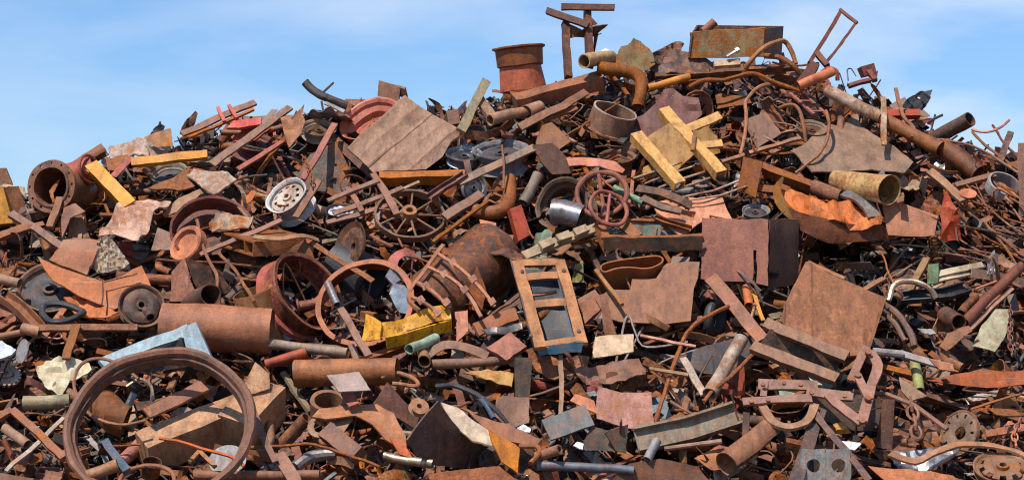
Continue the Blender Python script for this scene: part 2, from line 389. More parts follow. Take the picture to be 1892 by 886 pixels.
for k_ in PROF:  # counter clockwise whatever the way they were written
    def fix(f):
        def g(w, h):
            p = f(w, h); a = sum(p[i][0] * p[(i+1) % len(p)][1] - p[(i+1) % len(p)][0] * p[i][1] for i in range(len(p)))
            return p if a > 0 else p[::-1]
        return g
    PROF[k_] = fix(PROF[k_])

def torus(Rr, r, seg=48, sg=10, a0=0, a1=2*pi):
    return M().lathe([(Rr + r * cos(2*pi*j/sg), r * sin(2*pi*j/sg)) for j in range(sg)], seg, a0, a1)

# ---------------------------------------------------------------- objects
def warp(v):
    return v + noise.noise_vector(v * 2.6) * 0.016 + noise.noise_vector(v * 8.0 + V((5, 1, 9))) * 0.007 + noise.noise_vector(v * 23.0) * 0.0022
HEROES = []       # (phrase, px, py): the large pieces small pieces are described by
def put(name, m, k='brown', mat='r', parent=None, o=None, smooth=24, mesh=None):
    if parent is not None and o is None: o = parent.location
    if o is None:
        o = sum(m.v, V((0, 0, 0))) / max(1, len(m.v)); o.z = min(a.z for a in m.v)
    if mesh is None and name not in ('ground', 'packed_debris'): m.v = [warp(x) for x in m.v]
    me = mesh or m.mesh(name, o, smooth)
    if not me.materials: me.materials.append(MATS[mat])
    ob = bpy.data.objects.new(name, me); COL.objects.link(ob)
    k = K[k] if isinstance(k, str) else k
    ob.color = tuned(k)
    if parent is not None: ob.parent = parent
    else: ob.location = o
    return ob
def tag(ob, label, cat, ref=None, at=None, group=None, kind=None):
    ob['label'] = label; ob['category'] = cat
    if group: ob['group'] = group
    if kind: ob['kind'] = kind
    if ref and at: HEROES.append((ref, at[0], at[1]))
    if not kind: ob['kind'] = 'thing'
    return ob
def thing(name, label, cat, px, py, ref=None, lift=0.0):
    e = bpy.data.objects.new(name, None); COL.objects.link(e); e.location = P(px, py, lift); e.empty_display_size = 0.1
    return tag(e, label, cat, ref, (px, py))

# --- pieces placed on the heap slope by where they lie
def plate(pts, tilt=40, yaw=0, lift=0.1, th=0.012, res=1, **kw):
    cx = sum(p[0] for p in pts) / len(pts); cy = sum(p[1] for p in pts) / len(pts)
    fr = Fr(cx, cy, tilt, yaw, lift)
    loc = [((h - fr.o).dot(fr.u), (h - fr.o).dot(fr.v)) for h in (fr.hit(*p) for p in pts)]
    if res <= 1 and not kw and th < .04: res = 8; kw = dict(crumple=.03, cscale=3, jag=.018)
    if res <= 1 and not kw: m = M().prism([(a, b, 0) for a, b in (loc if area(loc) < 0 else loc[::-1])][::-1], V((0, 0, -th)))
    else: m = sheet2d(loc, th, res=max(res, 6), foldk=.45 if kw.get('crumple', 0) >= .08 else 0, **kw)
    # prism() above faces down; both are in local space
    return m.xf(fr.mat())
def area(p): return sum(p[i][0] * p[(i+1) % len(p)][1] - p[(i+1) % len(p)][0] * p[i][1] for i in range(len(p)))
def subdiv(pts):
    o = []
    for p, q in zip(pts, pts[1:]):
        n = max(1, int((q - p).length / .09))
        o += [p.lerp(q, i / n) for i in range(n)]
    return o + [pts[-1]]
def bar(a, b, w=14, h=8, prof='flat', la=0.12, lb=None, tilt=40, yaw=0, bends=(), ref=None):
    """straight or bent bar between two picture points; w, h in picture pixels"""
    pts = [P(a[0], a[1], la)] + [P(q[0], q[1], q[2]) for q in bends] + [P(b[0], b[1], la if lb is None else lb)]
    s = mpp((a[1] + b[1]) / 2); pts = subdiv(pts)
    return M().sweep(pts, PROF[prof](w * s, h * s), nrm=normal(tilt, yaw))
def pip(a, b, r, la=0.15, lb=None, wall=0.14, seg=20, r2=None, bends=(), arc=1.0):
    pts = [P(a[0], a[1], la)] + [P(q[0], q[1], q[2]) for q in bends] + [P(b[0], b[1], la if lb is None else lb)]
    s = mpp((a[1] + b[1]) / 2); pts = subdiv(pts); n = len(pts)
    scl = [1 + ((r2 or r) / r - 1) * i / (n - 1) for i in range(n)]
    return M().pipe(pts, r * s, wall, seg, scl, arc)
def curve(pts, n=6):
    """smooth a list of (px, py, lift) points"""
    q = [V(p) for p in pts]; o = []
    for i in range(len(q) - 1):
        p0, p1, p2, p3 = q[max(i-1, 0)], q[i], q[i+1], q[min(i+2, len(q)-1)]
        for k in range(n):
            t = k / n
            o.append(0.5 * ((2*p1) + (p2-p0)*t + (2*p0-5*p1+4*p2-p3)*t*t + (3*p1-p0-3*p2+p3)*t**3))
    o.append(q[-1]); return [tuple(a) for a in o]
def hose(pts, r, n=6, seg=8):
    c = curve(pts, n); s = mpp(pts[0][1])
    return M().tube([P(*p) for p in c], r * s, seg)
def hollow_box(A, B, D, axis, t=.02, divider=False):
    """open tube of rectangular section: end corners A (top far), B (top near), D (below A)"""
    C2 = B + (D - A); m = M(); cen = (A + B + C2 + D) / 4
    for p, q_ in ((A, B), (B, C2), (C2, D), (D, A)):
        i = (cen - (p + q_) / 2).normalized() * t; e = (q_ - p).normalized() * t * 1.02
        m.prism([p + e, q_ - e * 0.0, q_ - e * 0.0 + axis, p + e + axis], i)
    if divider:
        for f_ in (.36, .7):
            p = A.lerp(B, f_); q_ = D.lerp(C2, f_); i = (B - A).normalized() * t * .6; e = (q_ - p).normalized() * t * 1.05
            m.prism([p + e, q_ - e, q_ - e + axis * .9, p + e + axis * .9], i)
    return m
def square_hole(w, h, r, th, seg=32):
    """rectangle w x h (half sizes) with a round hole"""
    m = M()
    for z in (0, -th):
        for rad in (0, 1):
            for i in range(seg):
                a = 2*pi*i/seg; c, s = cos(a), sin(a)
                if rad == 0: m.v.append(V((r*c, r*s, z)))
                else:
                    k = min(w / max(1e-6, abs(c)), h / max(1e-6, abs(s))); m.v.append(V((k*c, k*s, z)))
    for i in range(seg):
        j = (i + 1) % seg; T0, T1, B0, B1 = 0, seg, 2*seg, 3*seg
        m.f += [[T0+i, T1+i, T1+j, T0+j], [B0+j, B1+j, B1+i, B0+i], [T0+j, B0+j, B0+i, T0+i], [T1+i, B1+i, B1+j, T1+j]]
    return m
def rnd_m(px, py, R_, tilt=40, yaw=0, lift=0.15, roll=0):
    """matrix that puts a unit-radius round thing (axis z) at a picture point with radius R_ pixels"""
    f = Fr(px, py, tilt, yaw, lift, roll); return f.mat(R_ * f.s)
# ---------------------------------------------------------------- the setting
RIDGE = [(-900, 470), (-500, 430), (-200, 372), (0, 345), (60, 350), (140, 318), (200, 285), (300, 258), (380, 232), (470, 208), (560, 205), (640, 190), (740, 182), (850, 192), (920, 170),
         (1050, 145), (1180, 122), (1270, 112), (1450, 100), (1500, 128), (1600, 160), (1700, 205), (1760, 250), (1892, 285), (2200, 350), (2600, 430), (2900, 520)]
def ridge(px):
    for (a, b), (c, d) in zip(RIDGE, RIDGE[1:]):
        if a <= px <= c: return b + (d - b) * (px - a) / (c - a)
    return RIDGE[0][1] if px < 0 else RIDGE[-1][1]
HOLLOWS = [(1085, 490, 70, 42), (665, 505, 62, 45), (570, 290, 70, 45), (190, 400, 48, 45), (1520, 478, 70, 30), (1190, 655, 70, 28), (905, 545, 40, 50), (840, 850, 90, 40), (680, 800, 60, 35),
           (440, 320, 50, 30), (1330, 590, 45, 35), (560, 700, 60, 20), (100, 640, 60, 25), (1600, 610, 50, 30), (1290, 205, 60, 28), (1240, 660, 50, 40), (870, 720, 80, 26), (1150, 470, 100, 20), (1720, 770, 60, 40),
           (1000, 740, 60, 30), (520, 760, 50, 35), (1450, 840, 60, 40), (60, 470, 40, 30), (760, 560, 60, 40), (1830, 620, 50, 40), (1640, 470, 60, 30)]
def hollow(px, py):
    h = 0
    for x, y, a, b_ in HOLLOWS: h = max(h, 1.25 - ((px - x) / a) ** 2 - ((py - y) / b_) ** 2)
    h = max(h, (noise.noise(V((px * .016, py * .026, 5.3))) - .06) * 3.2)
    return max(0, min(1, h))
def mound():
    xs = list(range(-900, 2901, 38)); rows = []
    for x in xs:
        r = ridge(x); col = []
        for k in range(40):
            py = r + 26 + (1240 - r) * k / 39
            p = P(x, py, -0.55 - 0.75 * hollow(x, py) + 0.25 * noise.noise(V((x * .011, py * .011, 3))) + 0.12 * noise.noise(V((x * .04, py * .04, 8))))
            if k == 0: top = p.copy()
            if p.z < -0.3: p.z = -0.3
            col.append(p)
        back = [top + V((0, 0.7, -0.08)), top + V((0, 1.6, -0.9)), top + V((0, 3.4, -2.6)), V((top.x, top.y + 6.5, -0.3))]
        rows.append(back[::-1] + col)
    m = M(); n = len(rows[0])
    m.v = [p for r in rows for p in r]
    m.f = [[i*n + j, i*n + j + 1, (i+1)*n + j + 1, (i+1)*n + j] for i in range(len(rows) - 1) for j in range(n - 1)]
    o = put('packed_debris', m, 'deep', 'r', o=V((0, 20, 0)), smooth=60)  # near-black colour stands in for the shadow between the pieces
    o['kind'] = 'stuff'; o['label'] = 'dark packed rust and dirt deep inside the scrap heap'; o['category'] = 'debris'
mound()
g = M(); nx = 24
gs = [-1500, -600, -200, -80, -40, -20, -10, 0, 10, 20, 40, 80, 200, 600, 1500]
g.v = [V((x, y + 20, 0)) for x in gs for y in gs]; n_ = len(gs)
g.f = [[i*n_ + j, (i+1)*n_ + j, (i+1)*n_ + j + 1, i*n_ + j + 1] for i in range(n_ - 1) for j in range(n_ - 1)]
go = put('ground', g, (0.16, 0.12, 0.09, .8), 'w', o=V((0, 0, 0)))
go['kind'] = 'structure'; go['label'] = 'bare brown dirt of the scrap yard'; go['category'] = 'ground'

# ---------------------------------------------------------------- simple large pieces, one mesh each
def S(name, label, cat, ref, at, m, k='brown', mat='r', smooth=24):
    return tag(put(name, m, k, mat, smooth=smooth), label, cat, ref, at)

# summit
S('crossbeam', 'long flat brown box beam resting below the red tapered drum', 'beam', 'the brown summit beam', (1030, 158),
  bar((950, 178), (1110, 137), 30, 26, la=.42, tilt=62, yaw=-10), 'brown')
S('elbow_pipe', 'thick orange rusted elbow pipe bending down at the summit', 'pipe', 'the orange elbow pipe', (1160, 140),
  M().pipe([P(*p) for p in curve([(1105, 126, .5), (1140, 131, .5), (1172, 136, .5), (1185, 150, .48), (1185, 172, .45), (1180, 198, .35)], 5)], 12 * mpp(150), .15, 18), 'rust')
S('pipe_stub', 'short cream pipe with a dark open end beside the post frame', 'pipe', 'the cream pipe stub', (1090, 112),
  pip((1078, 113), (1128, 106), 13, .75, .35), 'cream')
S('plastic_bag', 'crumpled white plastic bag on the summit behind the cream pipe', 'bag', 'the white bag', (1118, 100),
  plate([(1098, 102), (1112, 92), (1122, 90), (1134, 97), (1130, 112), (1108, 112)], 30, 0, .25, .02, 10, crumple=.3), 'white', 'c')
S('torn_sheet', 'olive green torn sheet with a round hole curling up at the summit', 'panel', 'the torn olive sheet', (1172, 100),
  plate([(1130, 118), (1140, 100), (1146, 84), (1158, 82), (1170, 70), (1183, 76), (1198, 88), (1206, 100), (1210, 118), (1190, 130), (1160, 126)], 15, -20, .5, .012, 14, crumple=.07, jag=.05), 'olive')
S('curled_sheet', 'dark curled sheet jutting over the skyline beside the olive sheet', 'panel', 'the dark curled sheet', (1225, 100),
  plate([(1196, 118), (1205, 96), (1228, 86), (1248, 76), (1260, 80), (1256, 92), (1240, 108), (1225, 122)], 20, 30, .4, .012, 12, crumple=.2), 'dark')
S('curled_sheet', 'dark brown folded sheet lying under the curled summit sheet', 'panel', None, (1240, 120),
  plate([(1190, 132), (1230, 112), (1300, 112), (1330, 124), (1290, 140), (1220, 142)], 55, 0, .3, .012, 12, crumple=.14), 'dark')
S('flat_bar', 'wide dark flat bar lying across the summit under the green container', 'bar', 'the dark summit bar', (1330, 128),
  bar((1210, 137), (1470, 120), 14, 8, la=.38, tilt=55), 'dark')
S('flat_bar', 'thin brown flat bar above the yellow tube at the summit', 'bar', None, (1340, 140), bar((1240, 150), (1450, 128), 9, 6, la=.3, tilt=55), 'brown')
S('tube', 'bright orange yellow tube sloping up under the summit sheets', 'tube', 'the yellow tube', (1235, 150),
  pip((1198, 163), (1274, 141), 6.5, .5, .5), (0.6, 0.27, 0.07, .8), 'p')
S('timber_block', 'cream weathered block wedged under the green container', 'block', 'the cream block', (1345, 115),
  bar((1319, 116), (1369, 114), 13, 10, la=.62, tilt=30), 'cream')
S('bolt', 'pale steel bolt lying against the green container', 'bolt', None, (1352, 98), M().tube([P(1343, 105, .7), P(1364, 93, .75)], .018, 8).join(M().tube([P(1361, 95, .745), P(1366, 92, .76)], .032, 6)), 'white', 'm')
S('bent_hose', 'thick brown hose arching up over the side of the green container', 'hose', 'the arching hose', (1420, 95), hose([(1372, 140, .4), (1385, 118, .6), (1408, 92, .75), (1432, 78, .75), (1450, 77, .6), (1462, 95, .5), (1470, 118, .4)], 4.5), 'tan')
S('bent_hose', 'brown hose curving from the arching hose down to the summit tangle', 'hose', None, (1460, 115), hose([(1412, 104, .55), (1440, 106, .6), (1462, 118, .6), (1478, 137, .45)], 5), 'rust')
S('bent_hose', 'long thin brown hose snaking below the green container', 'hose', 'the snaking hose', (1400, 150), hose([(1275, 160, .4), (1300, 147, .5), (1340, 148, .5), (1390, 138, .55), (1430, 152, .5), (1485, 170, .4)], 4), 'rust')
S('bent_hose', 'orange bent conduit dropping below the snaking hose', 'hose', None, (1390, 185), hose([(1440, 155, .4), (1405, 162, .5), (1380, 185, .45), (1378, 210, .45), (1375, 245, .4), (1368, 285, .4)], 3.5), 'orange')
S('bent_hose', 'thin brown bent pipe hooked over the small mauve plate', 'hose', 'the hooked pipe', (1460, 220), hose([(1440, 200, .4), (1460, 193, .5), (1475, 200, .5), (1484, 228, .45), (1488, 262, .3)], 3.5), 'brown')
S('curved_pipe', 'long salmon pink pipe lying beneath the hand truck', 'pipe', 'the salmon pink pipe', (1505, 145), pip((1475, 158), (1538, 134), 9, .5, .5, bends=[(1505, 146, .55)]), 'salmon', 'p')
S('bent_hose', 'red brown hose looping over the end of the salmon pipe', 'hose', None, (1540, 135), hose([(1510, 140, .3), (1530, 128, .5), (1545, 132, .5), (1548, 150, .4)], 3.5), 'red')
S('small_housing', 'small red box with broken fittings perched on the summit skyline', 'housing', 'the red summit box', (1603, 128),
  M().join(plate([(1590, 122), (1614, 115), (1620, 134), (1597, 141)], 10, 15, .3, .1)).join(plate([(1612, 138), (1624, 130), (1620, 148), (1604, 152)], 0, 0, .3, .06)).join(bar((1604, 128), (1618, 146), 9, 8, la=.32)).join(bar((1610, 146), (1568, 158), 7, 7, la=.32)), 'maroon')
S('wire', 'thin dark wire kinked up against the sky next to the red summit box', 'wire', None, (1570, 135), hose([(1566, 150, .2), (1564, 130, .2), (1572, 127, .2), (1580, 142, .2)], 1.3, 2, 5), 'dark')
S('gas_main_pipe', 'grey pipe with pale flaking coat running down from the summit', 'pipe', 'the flaking grey pipe', (1575, 190),
  pip((1528, 166), (1628, 216), 11, .42, .42), 'bone', 'r')
S('gas_main_pipe', 'long rust brown pipe continuing below the flaking grey pipe', 'pipe', 'the long brown pipe', (1690, 255),
  pip((1630, 218), (1738, 276), 12, .42, .42, r2=15), 'brown')
S('gas_main_pipe', 'thick dark brown pipe section at the low end of the long brown pipe', 'pipe', 'the thick dark pipe', (1775, 300),
  pip((1742, 272), (1808, 322), 19, .35, .3, r2=17), (0.13, .06, .04, .6))
S('drain_pipe', 'dark pipe pointing up at the sky with its end open', 'pipe', 'the skyward dark pipe', (1750, 235), pip((1792, 221), (1716, 262), 14, .75, .15), (0.08, .055, .045, .75))
S('channel_beam', 'mauve red channel lying flat beneath the folded dark shells', 'beam', 'the mauve channel', (1665, 206), bar((1628, 206), (1702, 206), 14, 14, la=.35, tilt=35), 'red')
S('folded_shell', 'dark folded sheet shell with silver streaks on the skyline', 'shell', 'the dark folded shell', (1692, 182), plate([(1664, 198), (1674, 184), (1696, 170), (1717, 168), (1712, 190), (1704, 204)], 20, 30, .35, .01, 12, ribs=(4, .02, 35), crumple=.1), (0.12, .12, .125, .85), 'm')
S('bent_rod', 'tall mauve rod standing bent above the long brown pipe', 'rod', 'the tall bent rod', (1670, 205), M().sweep([P(*p) for p in curve([(1656, 162, .55), (1662, 188, .55), (1672, 215, .55), (1688, 232, .5), (1688, 250, .5)], 4)], PROF['flat'](.036, .02), nrm=normal(30, 0)), 'brown')
S('support_strip', 'pale peeling upright strip hanging over the grey pipe joint', 'strip', 'the pale upright strip', (1632, 225), bar((1632, 178), (1632, 268), 10, 4, la=.62), 'bone')
S('angle_stub', 'dark square bar leaning upright near the skyline wires', 'bar', 'the leaning square bar', (1857, 272), bar((1846, 302), (1868, 242), 12, 12, la=.35), 'dark')
S('wall_plate', 'tall narrow brown plate standing at the heap edge', 'plate', 'the tall edge plate', (1884, 320), plate([(1880, 262), (1900, 262), (1900, 400), (1882, 400)], 5, -10, .5, .03), 'mauve')
for i, (pts, lb) in enumerate([([(1795, 240, .2), (1820, 243, .3), (1845, 236, .2), (1862, 223, .1)], 'pinkish bent rod reaching up over the skyline'),
        ([(1797, 243, .3), (1815, 265, .3), (1840, 282, .3), (1890, 318, .3)], 'long brown rod sagging down from the skyline bent rod'),
        ([(1832, 232, .2), (1855, 262, .3), (1880, 290, .3)], 'short dark rod crossing the skyline bent rod'),
        ([(1700, 255, .3), (1760, 262, .5), (1830, 285, .4), (1890, 325, .4)], 'long thin brown rod draped over the thick dark pipe'),
        ([(1715, 228, .2), (1728, 218, .3), (1742, 213, .25)], 'black curved rod behind the skyward dark pipe')]):
    S('bent_rod', lb, 'rod', None, (pts[0][0], pts[0][1]), hose(pts, 2.5, 4, 6), ['salmon', 'brown', 'dark', 'brown', 'black'][i])

# upper centre
S('cover_plate', 'huge taupe torn plate lying smooth below the flaking grey pipe', 'plate', 'the taupe torn plate', (1575, 280),
  plate([(1460, 284), (1500, 255), (1530, 232), (1562, 226), (1576, 212), (1584, 212), (1592, 232), (1610, 252), (1650, 272), (1688, 302), (1672, 316), (1640, 318), (1560, 316), (1500, 318)], 60, 8, .3, .012, 16, crumple=.05), (0.25, .165, .11, .85), 'r')
S('bent_rod', 'dark rod curving down across the taupe torn plate', 'rod', None, (1525, 260), hose([(1526, 205, .5), (1532, 235, .6), (1528, 262, .6), (1508, 290, .6), (1470, 320, .5)], 3, 5, 6), 'brown')
S('scrap_sheet', 'crumpled dark red panel with a wavy edge behind the yellow frame', 'panel', 'the dark red wavy panel', (1220, 220),
  plate([(1150, 244), (1172, 218), (1192, 212), (1213, 190), (1228, 168), (1245, 162), (1262, 178), (1290, 182), (1296, 212), (1268, 240), (1235, 262), (1190, 262)], 18, -22, .42, .014, 14, crumple=.07), 'maroon')
S('scrap_sheet', 'small creased mauve plate facing the sky between bent hoses', 'plate', 'the small mauve plate', (1408, 240),
  plate([(1370, 226), (1414, 206), (1444, 248), (1398, 272)], 35, 15, .35, .012, 8, crumple=.05), 'mauve')
S('flat_bar', 'long thin orange brown bar running up beside the taupe plate', 'bar', 'the thin orange bar', (1420, 280), bar((1335, 296), (1480, 252), 7, 7, la=.45), 'orange')
S('corrugated_sheet', 'brown ribbed steel plate with a torn corner standing at an angle', 'panel', 'the great ribbed plate', (745, 250),
  plate([(748, 178), (800, 214), (856, 244), (836, 262), (818, 290), (788, 312), (690, 318), (640, 272)], 30, 12, .42, .02, 34, ribs=(5.0, .006, -47), crumple=.03, cscale=3), (0.40, .235, .165, .66))
S('flat_bar', 'heavy rust orange beam lying under the great ribbed plate', 'beam', 'the orange rust beam', (785, 320), bar((703, 321), (860, 319), 18, 22, la=.42, tilt=50, prof='flat'), 'orange')
S('channel_beam', 'dark brown channel leaning beneath the lower corner of the ribbed plate', 'beam', None, (660, 310), bar((618, 258), (700, 330), 18, 14, la=.2, prof='C', tilt=30, yaw=-30), 'dark')
S('bracket', 'brown channel bracket with two bolt holes standing on the skyline', 'bracket', 'the skyline bracket', (722, 168), M().join(plate([(700, 150), (742, 160), (738, 186), (697, 178)], 5, -15, .35, .02)).join(plate([(700, 149), (752, 162), (750, 165), (700, 153)], 60, -15, .38, .1)), 'mauve')
S('exhaust_pipe', 'black curved pipe sticking up over the skyline', 'pipe', 'the black skyline pipe', (600, 172), M().pipe([P(*p) for p in curve([(562, 152, .5), (575, 165, .45), (600, 180, .4), (640, 196, .3)], 5)], 8 * mpp(170), .2, 14), 'black')
S('rod', 'short dark rod crossing the black skyline pipe', 'rod', None, (607, 160), M().tube([P(598, 170, .3), P(617, 152, .3)], .012, 6), 'dark')
S('flat_bar', 'silver grey strip lying beside the black skyline pipe', 'strip', None, (610, 200), bar((598, 190), (635, 206), 7, 3, la=.4), 'grey', 'r')
S('wood_plank', 'weathered grey wooden plank standing on end by the ribbed plate', 'plank', 'the grey plank', (875, 195), bar((852, 240), (900, 148), 17, 8, la=.5, tilt=30, yaw=20), (0.33, .28, .18, .8), 'w')
S('wood_plank', 'short splintered brown plank leaning on the grey plank', 'plank', None, (893, 200), bar((885, 180), (912, 215), 18, 8, la=.42, tilt=20, yaw=20), 'brown', 'w')
S('steel_pipe', 'short tan pipe with a collar pointing out below the summit beam', 'pipe', 'the collared tan pipe', (945, 212), M().join(pip((905, 221), (985, 203), 10, .62, .35)).join(pip((972, 207), (998, 199), 14, .44, .34)), 'tan')
S('flat_bar', 'long grey brown flat bar sloping up across the pile centre', 'bar', 'the long grey brown bar', (925, 300), bar((846, 337), (990, 270), 15, 5, la=.55, tilt=35), (0.25, .18, .13, .85))
S('link_bar', 'mauve link bar with bolt holes sloping towards the summit', 'bar', 'the mauve link bar', (1025, 200), bar((960, 235), (1083, 167), 15, 5, la=.5, tilt=30, bends=[(1010, 208, .52), (1040, 196, .52)]), 'mauve')
S('link_bar', 'crossed mauve bar ending in a broad forked plate', 'bar', 'the forked mauve plate', (1005, 245), M().join(bar((1003, 220), (1065, 198), 12, 5, la=.44)).join(plate([(990, 262), (1000, 232), (1018, 225), (1040, 245), (1052, 262), (1030, 275), (1000, 285)], 25, 0, .45, .015)), 'mauve')
S('scrap_sheet', 'dark smooth plate leaning under the forked mauve plate', 'plate', None, (1020, 290), plate([(985, 268), (1020, 262), (1045, 290), (1058, 318), (1020, 322), (1000, 300)], 15, 20, .4, .012), (0.14, .085, .065, .9), 'p')
S('scrap_sheet', 'salmon pink curved fender strip behind the red rings', 'strip', 'the salmon fender strip', (1095, 300), plate([(1045, 292), (1090, 292), (1140, 298), (1155, 312), (1150, 318), (1110, 308), (1050, 306)], 30, 0, .35, .02), 'salmon', 'p')
S('steel_pipe', 'green pipe poking out past the red rings', 'pipe', 'the green pipe', (1165, 362), pip((1135, 345), (1190, 373), 6, .5, .55), 'green', 'p')
S('block', 'long red painted block leaning upright by the dark truck wheel', 'block', 'the red block', (963, 412), plate([(942, 385), (962, 376), (984, 432), (960, 446)], 15, 15, .48, .1), (0.42, .13, .10, .85), 'p')
S('elbow_pipe', 'thick brown elbow pipe with a flared bend below the grey brown bar', 'pipe', 'the flared elbow', (915, 385), M().pipe([P(*p) for p in curve([(876, 388, .4), (905, 392, .45), (930, 385, .48), (942, 365, .45), (940, 330, .3)], 5)], 12 * mpp(380), .15, 16), 'brown')
S('steel_pipe', 'grey pipe leaning upright next to the flared elbow', 'pipe', 'the leaning grey pipe', (980, 345), pip((994, 322), (966, 375), 10, .45, .3), (0.22, .19, .15, .8))
S('rod', 'thin dark rod standing upright before the flared elbow', 'rod', None, (930, 320), M().tube([P(926, 268, .6), P(930, 300, .6), P(932, 350, .6)], .011, 6), 'brown')
S('bar', 'thick mauve arm with a pivot hole across the flared elbow', 'arm', 'the pivot arm', (865, 372), bar((822, 400), (890, 356), 17, 9, la=.52, tilt=30, bends=[(850, 380, .55)]), 'mauve')
S('channel_beam', 'black and crimson channel angled over the brown elbow', 'beam', 'the crimson channel', (825, 340), bar((794, 362), (860, 318), 14, 8, la=.6, prof='U', tilt=50), 'maroon')
S('channel_beam', 'cream slotted channel sloping below the dark truck wheel', 'beam', 'the cream slotted channel', (1040, 440), M().join(bar((968, 470), (1110, 416), 20, 6, la=.5, tilt=45)).join(bar((1000, 452), (1022, 444), 16, 8, la=.62)).join(bar((1030, 440), (1052, 432), 16, 8, la=.62)).join(bar((1060, 430), (1085, 420), 16, 8, la=.62)), (0.46, .35, .22, .75))
S('wedge_block', 'small salmon wedge lying by the red block', 'wedge', None, (905, 418), plate([(885, 405), (918, 410), (914, 430), (888, 424)], 40, -10, .5, .06), 'salmon')
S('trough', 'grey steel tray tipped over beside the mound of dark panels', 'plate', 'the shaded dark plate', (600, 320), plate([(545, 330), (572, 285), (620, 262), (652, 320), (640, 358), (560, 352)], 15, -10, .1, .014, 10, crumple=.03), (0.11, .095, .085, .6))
# long bars of the upper left slope
for a, b, w, k, la, lb in [((392, 302), (536, 196), 15, 'mauve', .5, 'long flat brown bar sloping down from the left skyline'),
        ((335, 246), (472, 187), 13, 'brown', .35, 'double brown rail rising towards the heap skyline'),
        ((348, 252), (468, 200), 5, 'orange', .4, 'narrow orange rail lying along the double brown rail'),
        ((440, 312), (520, 262), 9, 'red', .3, 'thin dark red bar under the long flat brown bar'),
        ((560, 330), (618, 228), 11, 'red', .5, 'upright red brown bar with hanging wire'),
        ((545, 400), (590, 330), 12, 'mauve', .5, 'brown bar leaning in front of the white wheel'),
        ((690, 318), (735, 395), 12, 'mauve', .55, 'mauve cross arm of the bent steel linkage'),
        ((615, 395), (745, 345), 9, 'mauve', .52, 'long lower arm of the bent steel linkage'),
        ((605, 370), (700, 330), 8, 'mauve', .58, 'upper arm of the bent steel linkage'),
        ((640, 345), (668, 388), 10, 'mauve', .54, 'short mauve arm joining the linkage bars'),
        ((602, 412), (735, 372), 9, 'mauve', .45, 'rear mauve bar lying under the linkage'),
        ((735, 352), (775, 335), 6, 'tan', .5, 'thin tan rod lying beneath the orange rust beam'),
        ((800, 445), (900, 370), 6, 'rust', .6, 'long thin rusty bar crossing the spoked wheel rim'),
        ((430, 365), (470, 420), 5, 'brown', .55, 'thin brown bar standing by the white wheel'),
        ((370, 468), (520, 405), 9, 'mauve', .55, 'narrow brown bar lying over the twin box beam')]:
    S('flat_bar' if w > 6 else 'rod', lb, 'bar', None, ((a[0]+b[0])/2, (a[1]+b[1])/2), bar(a, b, w, 5, la=la), k)
HEROES += [('the long sloping bar', 460, 250), ('the double rail', 400, 215), ('the steel linkage', 680, 355), ('the bar with hanging wire', 590, 280)]
S('bracket', 'bright pink bracket with two prongs on the left skyline', 'bracket', 'the pink bracket', (450, 225), M().join(plate([(418, 236), (430, 222), (484, 216), (482, 228), (440, 236)], 45, 0, .4, .03)).join(bar((404, 197), (414, 222), 6, 6, la=.45)).join(bar((424, 194), (436, 216), 6, 6, la=.45)), 'pink', 'p')
S('scrap_sheet', 'red brown plate lying below the pink bracket', 'plate', None, (450, 245), plate([(425, 252), (470, 230), (500, 236), (470, 258), (430, 262)], 35, -10, .25, .02), 'red')
S('heart_plate', 'orange rusted plate shaped like a heart near the skyline', 'plate', 'the heart shaped plate', (540, 235),
  plate([(518, 218), (530, 215), (541, 224), (552, 206), (563, 192), (560, 212), (566, 226), (558, 248), (534, 272), (526, 248)], 25, 5, .55, .014, 10, crumple=.08), 'orange')
S('scrap_sheet', 'small dark sheet standing up on the left skyline', 'panel', None, (350, 225), plate([(330, 248), (340, 225), (362, 205), (366, 210), (360, 228), (348, 245)], 0, 20, .25, .012, 8, crumple=.12), 'dark')
S('scrap_sheet', 'small tattered black sheet poking over the skyline', 'panel', None, (290, 235), plate([(276, 252), (284, 236), (296, 224), (303, 235), (298, 245)], 0, 10, .25, .012, 8, crumple=.1, jag=.1), 'black')
S('scrap_sheet', 'tan triangular plate standing above the yellow beam', 'plate', 'the tan triangle', (292, 255), plate([(268, 252), (314, 236), (320, 272), (288, 272)], 20, 0, .4, .014), (0.43, .24, .13, .6))
S('scrap_sheet', 'long buckled white and rust sheet along the left skyline', 'panel', 'the buckled skyline sheet', (245, 278), plate([(200, 274), (240, 262), (275, 255), (318, 272), (316, 284), (250, 290), (205, 296)], 50, 0, .3, .012, 14, crumple=.1), 'bone')
S('scrap_sheet', 'rusty wavy sheet sloping down before the buckled skyline sheet', 'panel', None, (220, 300), plate([(195, 290), (235, 286), (248, 300), (222, 322), (200, 316)], 50, -10, .35, .012, 10, crumple=.1), 'rust')
S('angle_bar', 'red brown angle piece slanting beside the yellow planks', 'bar', None, (225, 308), bar((208, 325), (245, 292), 13, 9, la=.45, prof='L'), 'red')
S('yellow_beam', 'yellow painted beam lying level near the left skyline', 'beam', 'the level yellow beam', (313, 290), bar((243, 299), (384, 284), 15, 12, la=.5, tilt=25), (0.72, .38, .11, .76), 'p')
S('yellow_beam', 'wide yellow plank sloping down beside the flanged pipe', 'beam', 'the sloping yellow plank', (203, 342), M().join(bar((168, 300), (240, 374), 24, 5, la=.62, tilt=35)).join(bar((163, 312), (228, 380), 6, 14, la=.5, tilt=35)), (0.72, .38, .10, .70), 'p')
S('tube', 'short pipe joined behind the flanged pipe with a reddish collar', 'pipe', 'the collared red pipe', (155, 315), pip((122, 330), (172, 310), 26, .3, .35, r2=22), 'red')
